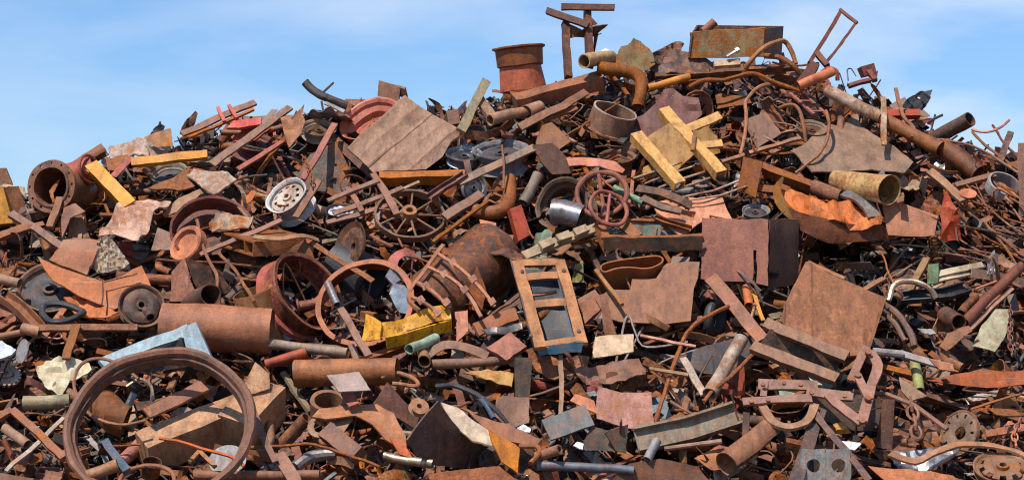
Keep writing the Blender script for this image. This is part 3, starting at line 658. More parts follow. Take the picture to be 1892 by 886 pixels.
S('flange', 'red brown flange edge on the collared pipe', 'flange', None, (167, 310), torus(1, .12, 36).xf(rnd_m(165, 312, 27, 10, 62, .42)), 'red')
S('half_shell', 'dark half pipe shell rising behind the sloping yellow plank', 'shell', 'the dark half shell', (180, 280), pip((140, 312), (196, 278), 16, .1, .25, arc=.6), 'brown')
S('bent_sheet', 'big wavy white and orange rusted sheet flowing downhill', 'panel', 'the white wavy sheet', (245, 405),
  plate([(184, 442), (196, 410), (222, 378), (240, 366), (275, 362), (316, 366), (296, 390), (278, 412), (256, 452), (214, 440)], 55, -5, .55, .012, 16, crumple=.05, bend=lambda x, y: .05 * sin(y * 14 + x * 4)), (0.62, .42, .33, .5))
S('bent_sheet', 'orange pointed rust plate with pale specks', 'plate', 'the pointed rust plate', (315, 332), plate([(274, 346), (330, 322), (352, 310), (348, 330), (360, 345), (330, 352)], 50, 0, .45, .02), 'rust')
S('bent_sheet', 'cream and rust mottled plate with a raised disc', 'plate', 'the mottled cream plate', (395, 335), plate([(345, 322), (360, 312), (420, 318), (436, 330), (420, 345), (396, 358), (375, 350)], 55, 0, .5, .016, 10, crumple=.06), 'bone')
S('scrap_sheet', 'dark tan strip curling under the mottled cream plate', 'strip', None, (340, 372), plate([(300, 395), (330, 368), (376, 348), (380, 356), (340, 382), (306, 400)], 45, 0, .4, .012, 10, crumple=.08), 'tan')

# left middle
S('brown_box_plate', 'smooth brown square plate tilted up like a lid', 'plate', 'the square lid plate', (140, 475), plate([(116, 444), (190, 444), (160, 508), (92, 478)], 50, 5, .6, .03), 'mauve', 'p')
S('crusted_sheet', 'rubble encrusted grey panel leaning on the square lid plate', 'panel', 'the encrusted panel', (212, 480), plate([(184, 450), (206, 446), (238, 492), (230, 500), (180, 508), (172, 490)], 30, 20, .45, .03, 18, crumple=.12, cscale=14), 'pale')
S('bent_sheet', 'long bent orange plate with a pointed corner lying over the dark drum', 'plate', 'the bent orange plate', (170, 520),
  plate([(72, 482), (100, 492), (160, 512), (190, 520), (225, 512), (264, 492), (282, 540), (270, 556), (212, 570), (150, 548), (98, 522)], 50, 0, .55, .014, 16, crumple=.02, bend=lambda x, y: .12 * x * x), (0.40, .165, .075, .68))
S('twisted_rods', 'thin twisted rods lying on the bent orange plate', 'rod', None, (215, 540), M().join(hose([(190, 520, .7), (192, 545, .7), (190, 560, .68)], 1.5, 2, 5)).join(hose([(190, 521, .7), (230, 512, .7), (255, 505, .72)], 1.5, 2, 5)), 'dark')
S('scrap_sheet', 'crumpled pink sheet lying under the bent orange plate', 'panel', 'the crumpled pink sheet', (165, 570), plate([(118, 560), (132, 550), (170, 562), (198, 572), (222, 590), (206, 596), (150, 592)], 55, 0, .4, .012, 12, crumple=.12), 'salmon')
S('rubber_strip', 'black rubber moulding curled into a pointed loop', 'moulding', 'the black rubber loop', (112, 578), M().tube([P(*p) for p in curve([(155, 574, .55), (120, 562, .55), (82, 562, .55), (78, 578, .58), (98, 594, .6), (130, 590, .6), (157, 574, .56)], 5)], .03, 8), 'black', 'd')
S('flat_bar', 'long rust red bar lying level above the blue frame', 'bar', 'the level red bar', (160, 604), bar((72, 605), (252, 602), 13, 7, la=.62, tilt=35), 'rust')
S('flat_bar', 'short upright brown strip crossing the level red bar', 'strip', None, (133, 632), bar((142, 598), (122, 662), 15, 5, la=.68, tilt=20), 'brown')
S('tan_pipe', 'tan pipe entering from the heap edge above the dark drum', 'pipe', 'the tan edge pipe', (15, 515), pip((-30, 506), (35, 524), 9, .5), 'tan')
S('tan_pipe', 'brown pipe with a collar below the level red bar', 'pipe', None, (50, 610), M().join(pip((-30, 628), (45, 612), 6, .5)).join(pip((42, 606), (74, 614), 10, .55)), 'tan')
S('curved_track', 'curved brown channel curling past the rubber loop', 'channel', 'the curved channel', (45, 565), M().sweep([P(*p) for p in curve([(5, 540, .5), (30, 556, .55), (55, 580, .55), (75, 602, .55)], 4)], PROF['U'](.12, .07), nrm=normal(40, 30)), 'mauve')
S('grey_plate', 'grey disc shaped lid standing on edge', 'lid', 'the grey lid', (38, 648), M().lathe([(0, 0), (1, -.08), (1, -.16), (0, -.08)], 28).xf(rnd_m(38, 648, 22, 10, -48, .65)), 'grey')
S('painted_sheet', 'pale blue and white panel fragment at the heap edge', 'panel', 'the pale blue fragment', (12, 640), plate([(-30, 628), (5, 628), (28, 644), (20, 655), (-30, 668)], 50, 0, .5, .03), (0.52, .6, .62, .8), 'p')
S('canvas', 'crumpled cream sheet lying under the blue frame', 'sheet', 'the crumpled cream sheet', (110, 690), plate([(62, 672), (90, 665), (130, 664), (165, 672), (170, 685), (130, 702), (110, 728), (80, 706)], 50, 0, .5, .01, 14, crumple=.13), (0.55, .5, .36, .75), 'c')
S('steel_pipe', 'olive grey pipe lying level at the heap edge', 'pipe', 'the olive grey pipe', (85, 745), pip((42, 746), (128, 738), 13, .45), (0.30, .29, .19, .85))
S('angle_bar', 'pale steel angle rail sloping downhill beside the great ring', 'steel_rail', 'the pale angle rail', (70, 800), M().join(bar((-10, 772), (22, 755), 12, 8, la=.65)).join(bar((22, 755), (118, 842), 14, 8, la=.65, lb=.6)), 'mauve')
S('angle_bar', 'white steel strip rising behind the pale angle rail', 'strip', None, (65, 835), bar((12, 870), (118, 768), 8, 5, la=.55), 'pale')
S('steel_pipe', 'short orange pipe below the pale angle rail', 'pipe', None, (28, 808), pip((8, 790), (50, 820), 9, .5), 'tan')
S('drum_shell', 'large dark maroon shell with a broad curved lip', 'shell', 'the maroon curved shell', (395, 405), M().lathe([(1.0, .1), (1.06, .12), (1.06, -.05), (1, -.42), (.96, -.42), (.97, 0)], 48, radians(-35), radians(215)).xf(rnd_m(392, 428, 72, 32, 8, .42)), 'maroon')
S('plate_disc', 'flat dark maroon plate inside the curved shell', 'plate', None, (390, 425), M().lathe([(0, 0), (1, 0), (1, -.05), (0, -.05)], 36).xf(rnd_m(385, 425, 58, 38, 8, .22)), 'maroon')
S('scrap_sheet', 'white crumpled sheet resting inside the maroon shell', 'sheet', 'the white crumpled sheet', (425, 415), plate([(386, 420), (400, 402), (430, 398), (470, 412), (462, 425), (420, 428), (392, 434)], 50, 0, .5, .012, 12, crumple=.15), (0.42, .38, .32, .5), 'r')
S('twin_box_beam', 'open ended twin box beam of brown steel lying level', 'beam', 'the twin box beam', (490, 450),
  hollow_box(P(408, 428, .35, 450), P(468, 446, .72, 450), P(408, 456, .35, 450), P(580, 440, .45, 450) - P(468, 446, .72, 450), .015, True), 'brown')
S('flat_bar', 'thin curved strip lying on top of the twin box beam', 'strip', None, (520, 435), M().sweep([P(*p) for p in curve([(468, 436, .8), (520, 440, .8), (560, 436, .75), (590, 444, .6)], 4)], PROF['flat'](.05, .012), nrm=normal(50, 0)), 'tan')
S('wedge_plate', 'dark brown wedge plate leaning by the pink wheel', 'plate', 'the dark wedge plate', (560, 468), plate([(515, 478), (564, 442), (582, 478), (540, 492)], 10, -10, .5, .014), (0.13, .06, .04, .5))
S('hood_plate', 'rusty kite shaped plate folded along a ridge', 'plate', 'the kite shaped plate', (335, 518), M().join(plate([(312, 556), (318, 500), (344, 476), (352, 520)], 25, -25, .5, .014)).join(plate([(344, 476), (352, 520), (366, 556), (312, 556)], 30, 5, .49, .014)), 'rust')
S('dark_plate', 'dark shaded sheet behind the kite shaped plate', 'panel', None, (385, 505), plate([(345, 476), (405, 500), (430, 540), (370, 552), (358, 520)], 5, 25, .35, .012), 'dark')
S('round_pipe', 'dark pipe end facing out above the huge cylinder', 'pipe', 'the round pipe end', (388, 543), pip((388, 543), (352, 562), 20, .78, .3, wall=.08), (0.10, .06, .05, .7))
S('bent_rod', 'thin orange rod leaning into the cone shell', 'rod', None, (440, 510), hose([(405, 468, .6), (435, 502, .75), (458, 535, .8), (470, 556, .75)], 3.2, 4, 6), 'rust')
S('bent_rod', 'brown rod curling above the round pipe end', 'rod', None, (398, 510), hose([(362, 405, .6), (376, 455, .6), (392, 490, .6), (400, 510, .62), (400, 532, .6)], 3, 5, 6), 'brown')
S('cone_shell', 'broad tan cone shaped shell with an open mouth', 'shell', 'the tan cone shell', (480, 560), M().pipe([P(466, 538, .66), P(482, 590, .3), P(492, 650, -.05)], 36 * mpp(540), .05, 28, [1, 1.05, .9]), (0.33, .19, .11, .75))
S('boiler_shell', 'huge smooth brown steel cylinder lying on its side', 'cylinder', 'the huge cylinder', (400, 608), pip((299, 600), (502, 612), 42, .55, .5, wall=.04, seg=40), (0.34, .155, .085, .82))
S('steel_pipe', 'long grey pipe lying beside the end of the huge cylinder', 'pipe', 'the long grey pipe', (575, 643), pip((498, 634), (642, 652), 9, .5, .5), (0.30, .25, .21, .85))
S('steel_pipe', 'slim dark red pipe under the long grey pipe', 'pipe', None, (530, 665), pip((568, 650), (492, 672), 9, .62, .5), 'red')
S('steel_pipe', 'fat tan brown pipe lying level with a chipped open end', 'pipe', 'the fat tan pipe', (645, 688), pip((735, 686), (545, 690), 25, .6, .45, wall=.08, seg=28), (0.35, .18, .11, .8))
S('steel_pipe', 'pale sage green pipe resting across a smaller tan pipe', 'pipe', 'the sage green pipe', (780, 638), pip((757, 645), (805, 624), 9.5, .72, .5), 'sage', 'p')
S('steel_pipe', 'stubby tan pipe pointing out under the sage green pipe', 'pipe', None, (783, 660), pip((785, 668), (782, 640), 11, .68, .3), 'tan')
S('steel_pipe', 'long brown pipe lying level beneath the red crushed tins', 'pipe', 'the level brown pipe', (870, 668), pip((800, 672), (940, 664), 9, .42, .42), 'mauve')
S('orange_drum', 'bright orange rusted drum end with a grey rim', 'drum', 'the orange drum end', (345, 455), M().lathe([(0, .0), (.72, .02), (.8, .25), (.98, .28), (1.04, .2), (1.0, -.3), (0, -.3)], 40).xf(rnd_m(348, 452, 36, 25, -38, .5)), (0.55, .19, .06, .8))
S('brown_plate', 'brown and blue stained plate leaning by the orange drum end', 'plate', None, (295, 445), plate([(278, 462), (292, 420), (322, 432), (314, 462)], 25, 10, .45, .014), (0.28, .2, .17, .6))
S('yellow_casing', 'yellow painted casing with rust edges at the heap edge', 'casing', 'the yellow casing', (8, 385), M().join(plate([(-40, 345), (4, 345), (24, 412), (-40, 416)], 10, -5, .5, .12)), 'yellow', 'p')
S('steel_plate', 'brown upright side plate against the yellow casing', 'plate', None, (28, 378), plate([(6, 346), (34, 342), (48, 388), (26, 412)], 10, 25, .42, .02), 'mauve')
S('cap_sheet', 'cream bent sheet lying above the yellow casing', 'sheet', None, (25, 345), plate([(-20, 342), (20, 338), (46, 352), (48, 372), (30, 345)], 50, 0, .3, .012, 8, crumple=.1), 'cream')
S('ribbed_stub', 'tall brown ribbed stub against the sky at the heap edge', 'post', 'the ribbed edge stub', (8, 325), plate([(-20, 312), (10, 310), (20, 334), (22, 342), (-20, 342)], 5, 0, .1, .05), 'brown')
for a, b, w, k, lb, p_ in [((20, 392), (115, 455), 13, 'mauve', 'brown channel sloping down below the flanged pipe', 'C'), ((-20, 440), (55, 415), 14, 'mauve', 'brown channel lying level at the heap edge', 'C'), ((20, 430), (80, 412), 10, 'brown', 'short brown angle in the frame of edge channels', 'L'), ((90, 418), (112, 362), 13, 'mauve', 'upright flat mauve bar below the flanged pipe', 'flat')]:
    S('channel_bar', lb, 'bar', None, ((a[0]+b[0])/2, (a[1]+b[1])/2), bar(a, b, w, 9, la=.55, prof=p_), k)
HEROES.append(('the edge channels', 60, 425))
S('curved_plate', 'brown curved plate with a sharp lip below the flanged pipe', 'plate', 'the curved lip plate', (135, 405), plate([(112, 402), (118, 382), (140, 376), (156, 388), (130, 402), (120, 425), (114, 440)], 30, -15, .5, .014, 10, crumple=.08), 'brown')
S('scrap_sheet', 'triangular brown plate standing in the shaded hollow', 'plate', None, (145, 425), plate([(126, 444), (128, 400), (150, 394), (168, 444)], 15, 0, .3, .014), 'brown')

# centre
S('channel_plate', 'yellow curved plate with chipped paint crossing the big rust hoop', 'plate', 'the chipped yellow plate', (750, 600),
  plate([(668, 632), (676, 580), (690, 586), (704, 594), (702, 626)], 20, -25, .60, .014, 8, crumple=.04).join(plate([(702, 594), (726, 592), (760, 580), (800, 566), (828, 558), (832, 590), (800, 594), (760, 608), (722, 618), (704, 620)], 22, 6, .62, .014, 14, crumple=.05, jag=.02)).join(bar((712, 622), (832, 590), 5, 22, la=.6, tilt=70)), (0.82, .45, .09, .58), 'p')
S('flat_bar', 'flat brown bar leaning across the big rust hoop', 'bar', None, (655, 600), bar((628, 568), (680, 655), 13, 6, la=.78), 'mauve')
S('spring_tube', 'silver tube leaning inside the big rust hoop', 'tube', None, (615, 545), pip((607, 525), (624, 562), 7, .6), 'grey', 'm')
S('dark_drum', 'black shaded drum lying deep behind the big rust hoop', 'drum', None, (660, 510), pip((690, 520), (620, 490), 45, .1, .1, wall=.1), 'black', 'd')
S('strap', 'long orange strap lying over the dark drum', 'strap', 'the orange strap', (640, 480), bar((565, 442), (690, 518), 10, 3, la=.6), 'rust')
S('flange_disc', 'dark brown pressed disc standing on edge above the strap', 'disc', 'the pressed brown disc', (650, 450), M().lathe([(.15, 0), (.5, .1), (.8, .05), (1, .18), (1, .1), (.8, -.03), (.5, 0), (.15, -.1)], 40).xf(rnd_m(652, 455, 46, 15, -50, .5)), 'dark')
S('scrap_sheet', 'grey blue housing fragment next to the slotted rotor cage', 'housing', 'the blue grey housing', (735, 520), M().join(plate([(712, 510), (722, 494), (738, 498), (745, 515), (726, 524)], 20, 10, .6, .05)).join(plate([(722, 545), (730, 525), (750, 528), (768, 556), (760, 580), (738, 575)], 25, -20, .5, .03, 8, crumple=.1)), (0.2, .24, .29, .8), 'p')
S('curled_strip', 'pink and white curled strip above the blue grey housing', 'strip', None, (740, 480), M().sweep([P(*p) for p in curve([(725, 505, .5), (728, 478, .6), (750, 465, .6), (772, 478, .5)], 5)], PROF['flat'](.09, .012), nrm=normal(20, 0)), 'pink')
S('dark_plate', 'dark curved hood plate behind the slotted rotor cage', 'plate', 'the dark hood plate', (900, 500), plate([(810, 470), (850, 452), (900, 452), (945, 462), (955, 520), (920, 570), (880, 560), (860, 500)], 15, 25, .2, .014, 10, bend=lambda x, y: -.25 * x * x), 'dark')
S('rust_flap', 'orange rust flap hanging inside the rotor cage', 'flap', None, (880, 530), plate([(868, 570), (868, 535), (882, 490), (900, 540), (888, 575)], 20, 20, .45, .014), 'rust')
S('crushed_tin', 'crushed red brown sheet block by the ladder frame', 'block', 'the crushed red tins', (935, 640), M().join(plate([(898, 640), (945, 612), (974, 638), (936, 665)], 45, -10, .6, .05, 8, crumple=.06)), (0.34, .12, .075, .7))
S('crushed_tin', 'flattened mauve box above the crushed red sheet block', 'box', 'the flattened mauve box', (915, 600), M().join(plate([(872, 598), (905, 582), (950, 568), (958, 588), (912, 604), (885, 618)], 45, 10, .55, .04, 8, crumple=.05)), 'mauve')
S('scrap_sheet', 'pink brown square sheet standing beside the flattened box', 'sheet', None, (855, 600), plate([(840, 575), (862, 572), (864, 610), (845, 632)], 25, -10, .5, .014), 'salmon')
S('scrap_sheet', 'grey crushed strip below the flattened mauve box', 'strip', None, (920, 610), plate([(890, 615), (960, 585), (965, 600), (940, 612), (905, 622)], 45, 0, .5, .014, 8, crumple=.12), 'grey', 'm')
S('scrap_sheet', 'tan ragged sheet with a yellow stained face', 'sheet', 'the yellow stained sheet', (900, 700), plate([(855, 686), (900, 682), (948, 690), (945, 712), (910, 706), (880, 694)], 50, 0, .45, .012, 12, crumple=.08, jag=.04), (0.5, .33, .14, .6))
S('post', 'dark square hollow post standing under the crushed red tins', 'post', 'the dark hollow post', (965, 700), plate([(952, 660), (984, 660), (978, 732), (952, 732)], 5, 5, .5, .1), (0.11, .08, .055, .8))
S('flat_plate', 'mauve triangular plate below the dark hollow post', 'plate', 'the mauve triangle plate', (955, 755), plate([(918, 738), (930, 730), (978, 732), (978, 782), (940, 790), (914, 768)], 25, 0, .45, .014), (0.25, .15, .115, .8))
S('upright_strip', 'thin upright strip hanging below the ladder frame', 'strip', 'the thin hanging strip', (1037, 710), bar((1036, 655), (1037, 780), 8, 5, la=.62, tilt=15), 'tan')
S('scrap_sheet', 'white and rust splashed panel under the ladder frame corner', 'panel', 'the white splashed panel', (1130, 640), plate([(1094, 660), (1100, 622), (1170, 615), (1168, 648), (1130, 655)], 45, 0, .4, .014), (0.62, .5, .38, .68), 'p')
S('scrap_sheet', 'mauve bent plate projecting right of the ladder frame', 'plate', None, (1120, 590), M().join(plate([(1108, 545), (1120, 545), (1140, 618), (1118, 618)], 15, 0, .55, .03)).join(plate([(1070, 560), (1110, 545), (1120, 560), (1080, 600)], 40, 10, .35, .014)), 'mauve')
S('steel_plate', 'brown plate propped behind the ladder frame', 'plate', None, (1090, 575), plate([(1060, 555), (1100, 535), (1122, 560), (1085, 610), (1075, 600)], 35, 0, .3, .014), 'brown')
S('yellow_scrap', 'bright yellow green fragment deep in the hollow above the ladder frame', 'fragment', None, (1070, 505), plate([(1056, 522), (1062, 490), (1078, 482), (1080, 522)], 10, 0, .1, .014, 6, crumple=.1), 'lime', 'p')
S('big_flat_plate', 'large smooth brown plate with a notched edge at the heap centre', 'plate', 'the notched brown plate', (1210, 545),
  plate([(1100, 552), (1128, 535), (1166, 534), (1168, 514), (1212, 512), (1230, 486), (1294, 484), (1290, 512), (1284, 530), (1278, 592), (1232, 598), (1145, 594), (1120, 590)], 38, 0, .42, .014, 12, crumple=.015), (0.30, .135, .085, .72))
S('thin_bar', 'thin tan bar leaning against the notched brown plate', 'bar', None, (1130, 520), bar((1100, 496), (1150, 562), 7, 6, la=.55), 'tan')
S('leaning_strip', 'dark splintered post leaning in the hollow above the ladder frame', 'post', None, (1105, 490), bar((1085, 450), (1118, 515), 9, 8, la=.2), 'dark')
S('curved_sheet', 'salmon orange sheet lying above the open steel tray', 'sheet', 'the salmon sheet', (1285, 400), plate([(1205, 372), (1260, 366), (1334, 366), (1352, 402), (1300, 408), (1262, 436), (1236, 418), (1215, 396)], 55, 0, .4, .012, 12, crumple=.035), (0.62, .30, .19, .68))
S('jaw_strip', 'dark bent strip with a jagged end near the green pipe', 'strip', 'the jagged dark strip', (1230, 370), M().sweep([P(1175, 345, .55), P(1220, 352, .6), P(1262, 370, .6), P(1280, 380, .55)], PROF['flat'](.08, .03), nrm=normal(40, 0)), 'dark')
S('jaw_strip', 'dark bent strip lying below the jagged dark strip', 'strip', None, (1230, 380), M().sweep([P(1185, 362, .6), P(1225, 380, .65), P(1262, 390, .6)], PROF['flat'](.07, .03), nrm=normal(40, 0)), (0.12, .09, .07, .7))
S('short_channel', 'short brown channel lying on the salmon sheet', 'channel', None, (1250, 412), bar((1212, 398), (1278, 422), 11, 8, la=.55, prof='U'), 'brown')
S('big_folded_plate', 'big brown square plate with a slot and a bent side', 'plate', 'the slotted square plate', (1380, 465),
  M().join(plate([(1297, 404), (1420, 404), (1420, 528), (1398, 524), (1398, 462), (1392, 462), (1390, 524), (1297, 516)], 16, -18, .55, .016)), (0.25, .088, .058, .70))
S('bent_plate', 'dark bent side of the slotted plate in shade', 'plate', None, (1445, 468), plate([(1422, 404), (1474, 404), (1474, 528), (1422, 530)], -8, 40, .42, .014), (0.16, .1, .085, .9), 'p')  # same plate turned from the sun; its shade is put into the colour
S('leaning_plank', 'brown flat bar leaning in front of the slotted plate', 'bar', 'the leaning brown bar', (1362, 570), bar((1314, 512), (1408, 625), 24, 7, la=.62, tilt=35, yaw=-15), 'mauve')
S('pink_tube', 'short pink tube under the slotted square plate', 'tube', None, (1380, 550), pip((1378, 532), (1384, 566), 8, .4), 'salmon', 'p')
S('yellow_lever', 'small yellow lever by the ribbed rust box', 'lever', None, (1402, 555), bar((1388, 535), (1410, 590), 7, 4, la=.42), 'yellow', 'p')
S('tyre', 'black tyre standing in shade under the slotted square plate', 'tyre', 'the black tyre', (1325, 585), torus(.75, .26, 36, 12).xf(rnd_m(1322, 588, 36, 0, 62, .1)), 'black', 'd')
S('thin_rod', 'long brown rod curving down past the notched brown plate', 'rod', 'the long curved rod', (1260, 640), hose([(1345, 565, .6), (1300, 590, .62), (1270, 615, .6), (1248, 665, .55), (1222, 745, .5), (1208, 780, .45)], 4, 6, 7), 'rust')
S('thin_rod', 'short pinkish rod crossing the long curved rod', 'rod', None, (1235, 625), bar((1182, 616), (1285, 638), 5, 4, la=.62), 'salmon')
S('thin_rod', 'broken tan stick crossing the long curved rod', 'rod', None, (1235, 684), bar((1200, 678), (1272, 690), 6, 5, la=.65), 'tan', 'w')
S('strip', 'white flat strip leaning into a vee with the white pipe', 'strip', 'the white flat strip', (1280, 695), bar((1260, 660), (1302, 728), 13, 4, la=.55), 'pale')
S('white_pipe', 'stained white pipe leaning upright beside the flat strip', 'pipe', 'the stained white pipe', (1338, 675), pip((1368, 626), (1312, 728), 13, .55, .6), (0.50, .46, .41, .5), 'r')
S('dark_sheet', 'dark sheet with a bright edge behind the white pipe', 'sheet', None, (1320, 640), plate([(1240, 665), (1300, 640), (1384, 618), (1394, 640), (1360, 700), (1290, 690)], 20, 5, .3, .012), (0.08, .075, .075, .8), 'p')
S('bent_rod', 'long rusty rod arching over the foot of the white pipe', 'rod', None, (1350, 700), hose([(1302, 742, .6), (1320, 720, .65), (1360, 685, .65), (1400, 645, .6)], 3.5, 5, 6), 'rust')
S('square_plate', 'pink and mauve square plate with flaking paint', 'plate', 'the flaking pink plate', (1155, 755), plate([(1106, 714), (1150, 722), (1204, 725), (1208, 792), (1160, 790), (1102, 774)], 45, -5, .55, .016, 10, crumple=.03), (0.42, .19, .165, .48))
S('curved_flap', 'salmon curved flap beside the flaking pink plate', 'flap', None, (1080, 735), plate([(1052, 742), (1062, 728), (1100, 740), (1106, 765), (1078, 752)], 40, -10, .5, .014, 8, crumple=.06), 'salmon')
S('trough', 'long grey steel trough rising gently to one side', 'trough', 'the grey trough', (1275, 785), M().sweep([P(1176, 808, .55), P(1270, 790, .6), P(1368, 758, .6)], PROF['U'](.21, .08), nrm=normal(28, 0)), (0.27, .25, .21, .62), 'r')
S('rusty_sheet', 'sheet piled with rusty flakes behind the grey trough', 'sheet', 'the rust flake sheet', (1265, 765), plate([(1205, 795), (1225, 775), (1262, 755), (1310, 748), (1335, 762), (1290, 780), (1240, 795)], 65, 0, .45, .03, 14, crumple=.12, cscale=8), 'rust')
S('angle_piece', 'grey angle section with jagged ends', 'angle', 'the grey angle section', (1050, 790), bar((1008, 792), (1090, 766), 44, 44, la=.62, lb=.7, prof='L', tilt=20, yaw=-35), (0.12, .12, .115, .7), 'r')
S('vee_plate', 'dark vee shaped plate beside the grey angle section', 'plate', 'the dark vee plate', (1130, 805), M().join(plate([(1085, 800), (1098, 788), (1130, 796), (1140, 832), (1080, 830)], 10, -10, .5, .014)).join(plate([(1118, 796), (1160, 782), (1155, 836), (1138, 830)], 10, 30, .52, .014)), (0.12, .1, .085, .7))
S('steel_pipe', 'small brown pipe with an open ringed end', 'pipe', 'the ringed pipe', (1020, 830), pip((1034, 828), (990, 842), 10, .7, .5, wall=.35), 'mauve')
S('steel_pipe', 'bent small pipe by the ringed pipe', 'pipe', None, (980, 835), hose([(958, 825, .55), (985, 822, .6), (995, 832, .6), (978, 855, .6)], 5), 'brown')
S('long_tube', 'dark blue grey tube lying level near the heap foot', 'tube', 'the dark grey tube', (1080, 862), pip((990, 858), (1170, 868), 9, .45), (0.1, .11, .13, .8), 'p')
S('steel_pipe', 'short grey pipe leaning below the grey trough', 'pipe', None, (1205, 828), pip((1214, 812), (1195, 848), 9, .6, .5), 'grey')
S('rod', 'orange tan rod lying level below the grey trough', 'rod', None, (1285, 825), M().tube([P(1228, 828, .5), P(1335, 815, .55)], .02, 8), 'tan')
S('rolled_sheet', 'rolled brown sheet tube lying on a slant near the heap foot', 'roll', 'the rolled brown sheet', (1385, 820), pip((1345, 858), (1425, 795), 24, .5, .55, wall=.05, arc=.7), (0.33, .16, .11, .8))
S('rust_sheet', 'bright orange sheet tucked against the rolled brown sheet', 'sheet', None, (1315, 845), plate([(1282, 845), (1330, 822), (1360, 830), (1345, 862), (1322, 868)], 50, 0, .4, .012, 8, crumple=.05), 'orange')
S('dark_plate', 'broad dark plate in the shade at the heap foot', 'plate', None, (1230, 870), plate([(1120, 900), (1160, 855), (1220, 845), (1290, 860), (1320, 900)], 15, 10, .35, .014, 10, crumple=.05), (0.13, .075, .055, .8))
S('rusted_cover', 'pinkish hood sheet folded over a dark hollow', 'hood', 'the folded pink hood', (690, 790),
  M().join(plate([(574, 768), (590, 752), (640, 748), (696, 746), (728, 760), (752, 800), (752, 830), (715, 812), (688, 786), (655, 768), (600, 772)], 55, 5, .62, .016, 14, bend=lambda x, y: -.25 * x * x * (x > 0))), (0.40, .23, .16, .72))
S('red_flap', 'vivid red orange flap at the corner of the folded pink hood', 'flap', None, (748, 825), plate([(722, 808), (750, 822), (762, 845), (740, 838)], 35, 10, .66, .014), 'redorange')
S('mauve_plate', 'mauve grey rectangular plate lying on the fat tan pipe', 'plate', 'the mauve grey plate', (645, 703), plate([(604, 690), (664, 686), (684, 720), (626, 722)], 45, 0, .95, .014), (0.32, .24, .23, .9), 'p')
S('red_strip', 'red strip hanging down from the mauve grey plate', 'strip', None, (645, 735), bar((640, 722), (654, 748), 20, 4, la=.75), 'red')
S('crank_plate', 'brown plate with one large hole under the folded pink hood', 'plate', 'the holed brown plate', (605, 790), M().disc(.55, 1, 0, .12, 30, None, 2).xf(rnd_m(592, 785, 26, 40, 0, .55)).join(plate([(610, 775), (640, 760), (652, 775), (632, 800), (612, 800)], 40, 0, .52, .014)), (0.36, .22, .14, .75))
S('square_tube', 'dark square tube lying down slope under the pink hood', 'tube', 'the dark square tube', (640, 820), bar((598, 790), (660, 836), 30, 24, la=.65, tilt=35, yaw=-20), (0.16, .09, .07, .7))
S('rod', 'long thin bent rod lying across the heap foot', 'rod', 'the long bent rod', (600, 830), hose([(460, 825, .6), (520, 822, .7), (580, 820, .75), (640, 838, .75), (702, 862, .7)], 3.3, 4, 6), 'rust')
S('steel_rail', 'dark angled rail running down beside the great ring', 'steel_rail', 'the dark angled rail', (485, 790), bar((455, 735), (510, 850), 11, 8, la=.8, prof='L', tilt=30), (0.12, .07, .055, .6))
S('flat_bar', 'mauve flat bar pointing down at the heap foot', 'bar', None, (535, 850), bar((515, 835), (548, 890), 22, 5, la=.75), 'mauve')
S('steel_pipe', 'silver curved pipe below the long bent rod', 'pipe', None, (590, 850), M().tube([P(*p) for p in curve([(545, 862, .5), (575, 845, .5), (620, 838, .5)], 4)], .05, 10), 'grey', 'm')
S('long_pipe', 'long brown pipe lying level along the bottom of the heap', 'pipe', 'the bottom brown pipe', (480, 878), pip((360, 876), (590, 878), 9, .62), 'mauve')
S('drain_pipe', 'white grey tube poking out under the red orange flap', 'tube', 'the white grey tube', (745, 850), pip((712, 842), (798, 858), 8, .55), 'pale', 'm')
S('dark_box_plate', 'dark tapering plate hanging over a black hollow', 'plate', 'the dark tapering plate', (790, 800), plate([(752, 812), (812, 742), (840, 780), (870, 815), (910, 828), (890, 870), (800, 860), (770, 840)], -10, 48, .60, .016), (0.10, .055, .042, .75))
S('curled_white_sheet', 'white stained sheet curving down to an orange rusted tip', 'sheet', 'the curling white sheet', (870, 795),
  plate([(812, 742), (842, 752), (880, 780), (912, 800), (910, 824), (872, 812), (838, 786)], 62, 20, .66, .014, 12, crumple=.02), (0.62, .56, .48, .72), 'p')
S('orange_tip', 'bright orange rusted sheet tip pointing down beside the white sheet', 'sheet', None, (935, 835), plate([(902, 795), (930, 812), (957, 828), (954, 872), (925, 852), (908, 822)], 35, 25, .66, .014, 8, crumple=.03), (0.60, .26, .07, .6))
S('mauve_ramp', 'smooth mauve plate sloping behind the curling white sheet', 'plate', 'the smooth mauve plate', (920, 795), plate([(850, 752), (880, 768), (940, 785), (1000, 812), (990, 822), (930, 815), (890, 785)], 55, 0, .5, .014), 'mauve')
S('curved_sheet', 'orange topped curved sheet at the very foot of the heap', 'sheet', None, (860, 880), plate([(790, 876), (850, 868), (920, 858), (950, 880), (990, 900), (800, 905)], 20, 0, .6, .014, 10, crumple=.03), 'rust')
S('cable', 'thick black cable arching through the hollow', 'cable', 'the black cable', (880, 735), hose([(805, 712, .4), (840, 712, .5), (880, 728, .5), (915, 755, .45), (938, 780, .35)], 5), 'black', 'd')
S('cable', 'second black cable branching below the arching one', 'cable', None, (900, 750), hose([(868, 722, .42), (895, 745, .48), (912, 772, .42)], 4.5), 'navy', 'd')
S('bent_loop', 'orange bent handle loop near the fat tan pipe', 'bent_handle', 'the orange handle', (735, 700), hose([(705, 700, .6), (735, 690, .65), (765, 700, .65), (768, 712, .65), (725, 710, .6)], 4), 'orange')
S('box_channel', 'red brown channel bent upright below the fat tan pipe', 'channel', 'the red bent channel', (720, 745), plate([(690, 745), (715, 708), (740, 735), (775, 770), (768, 792), (740, 775)], 15, 25, .45, .03), (0.2, .075, .055, .7))
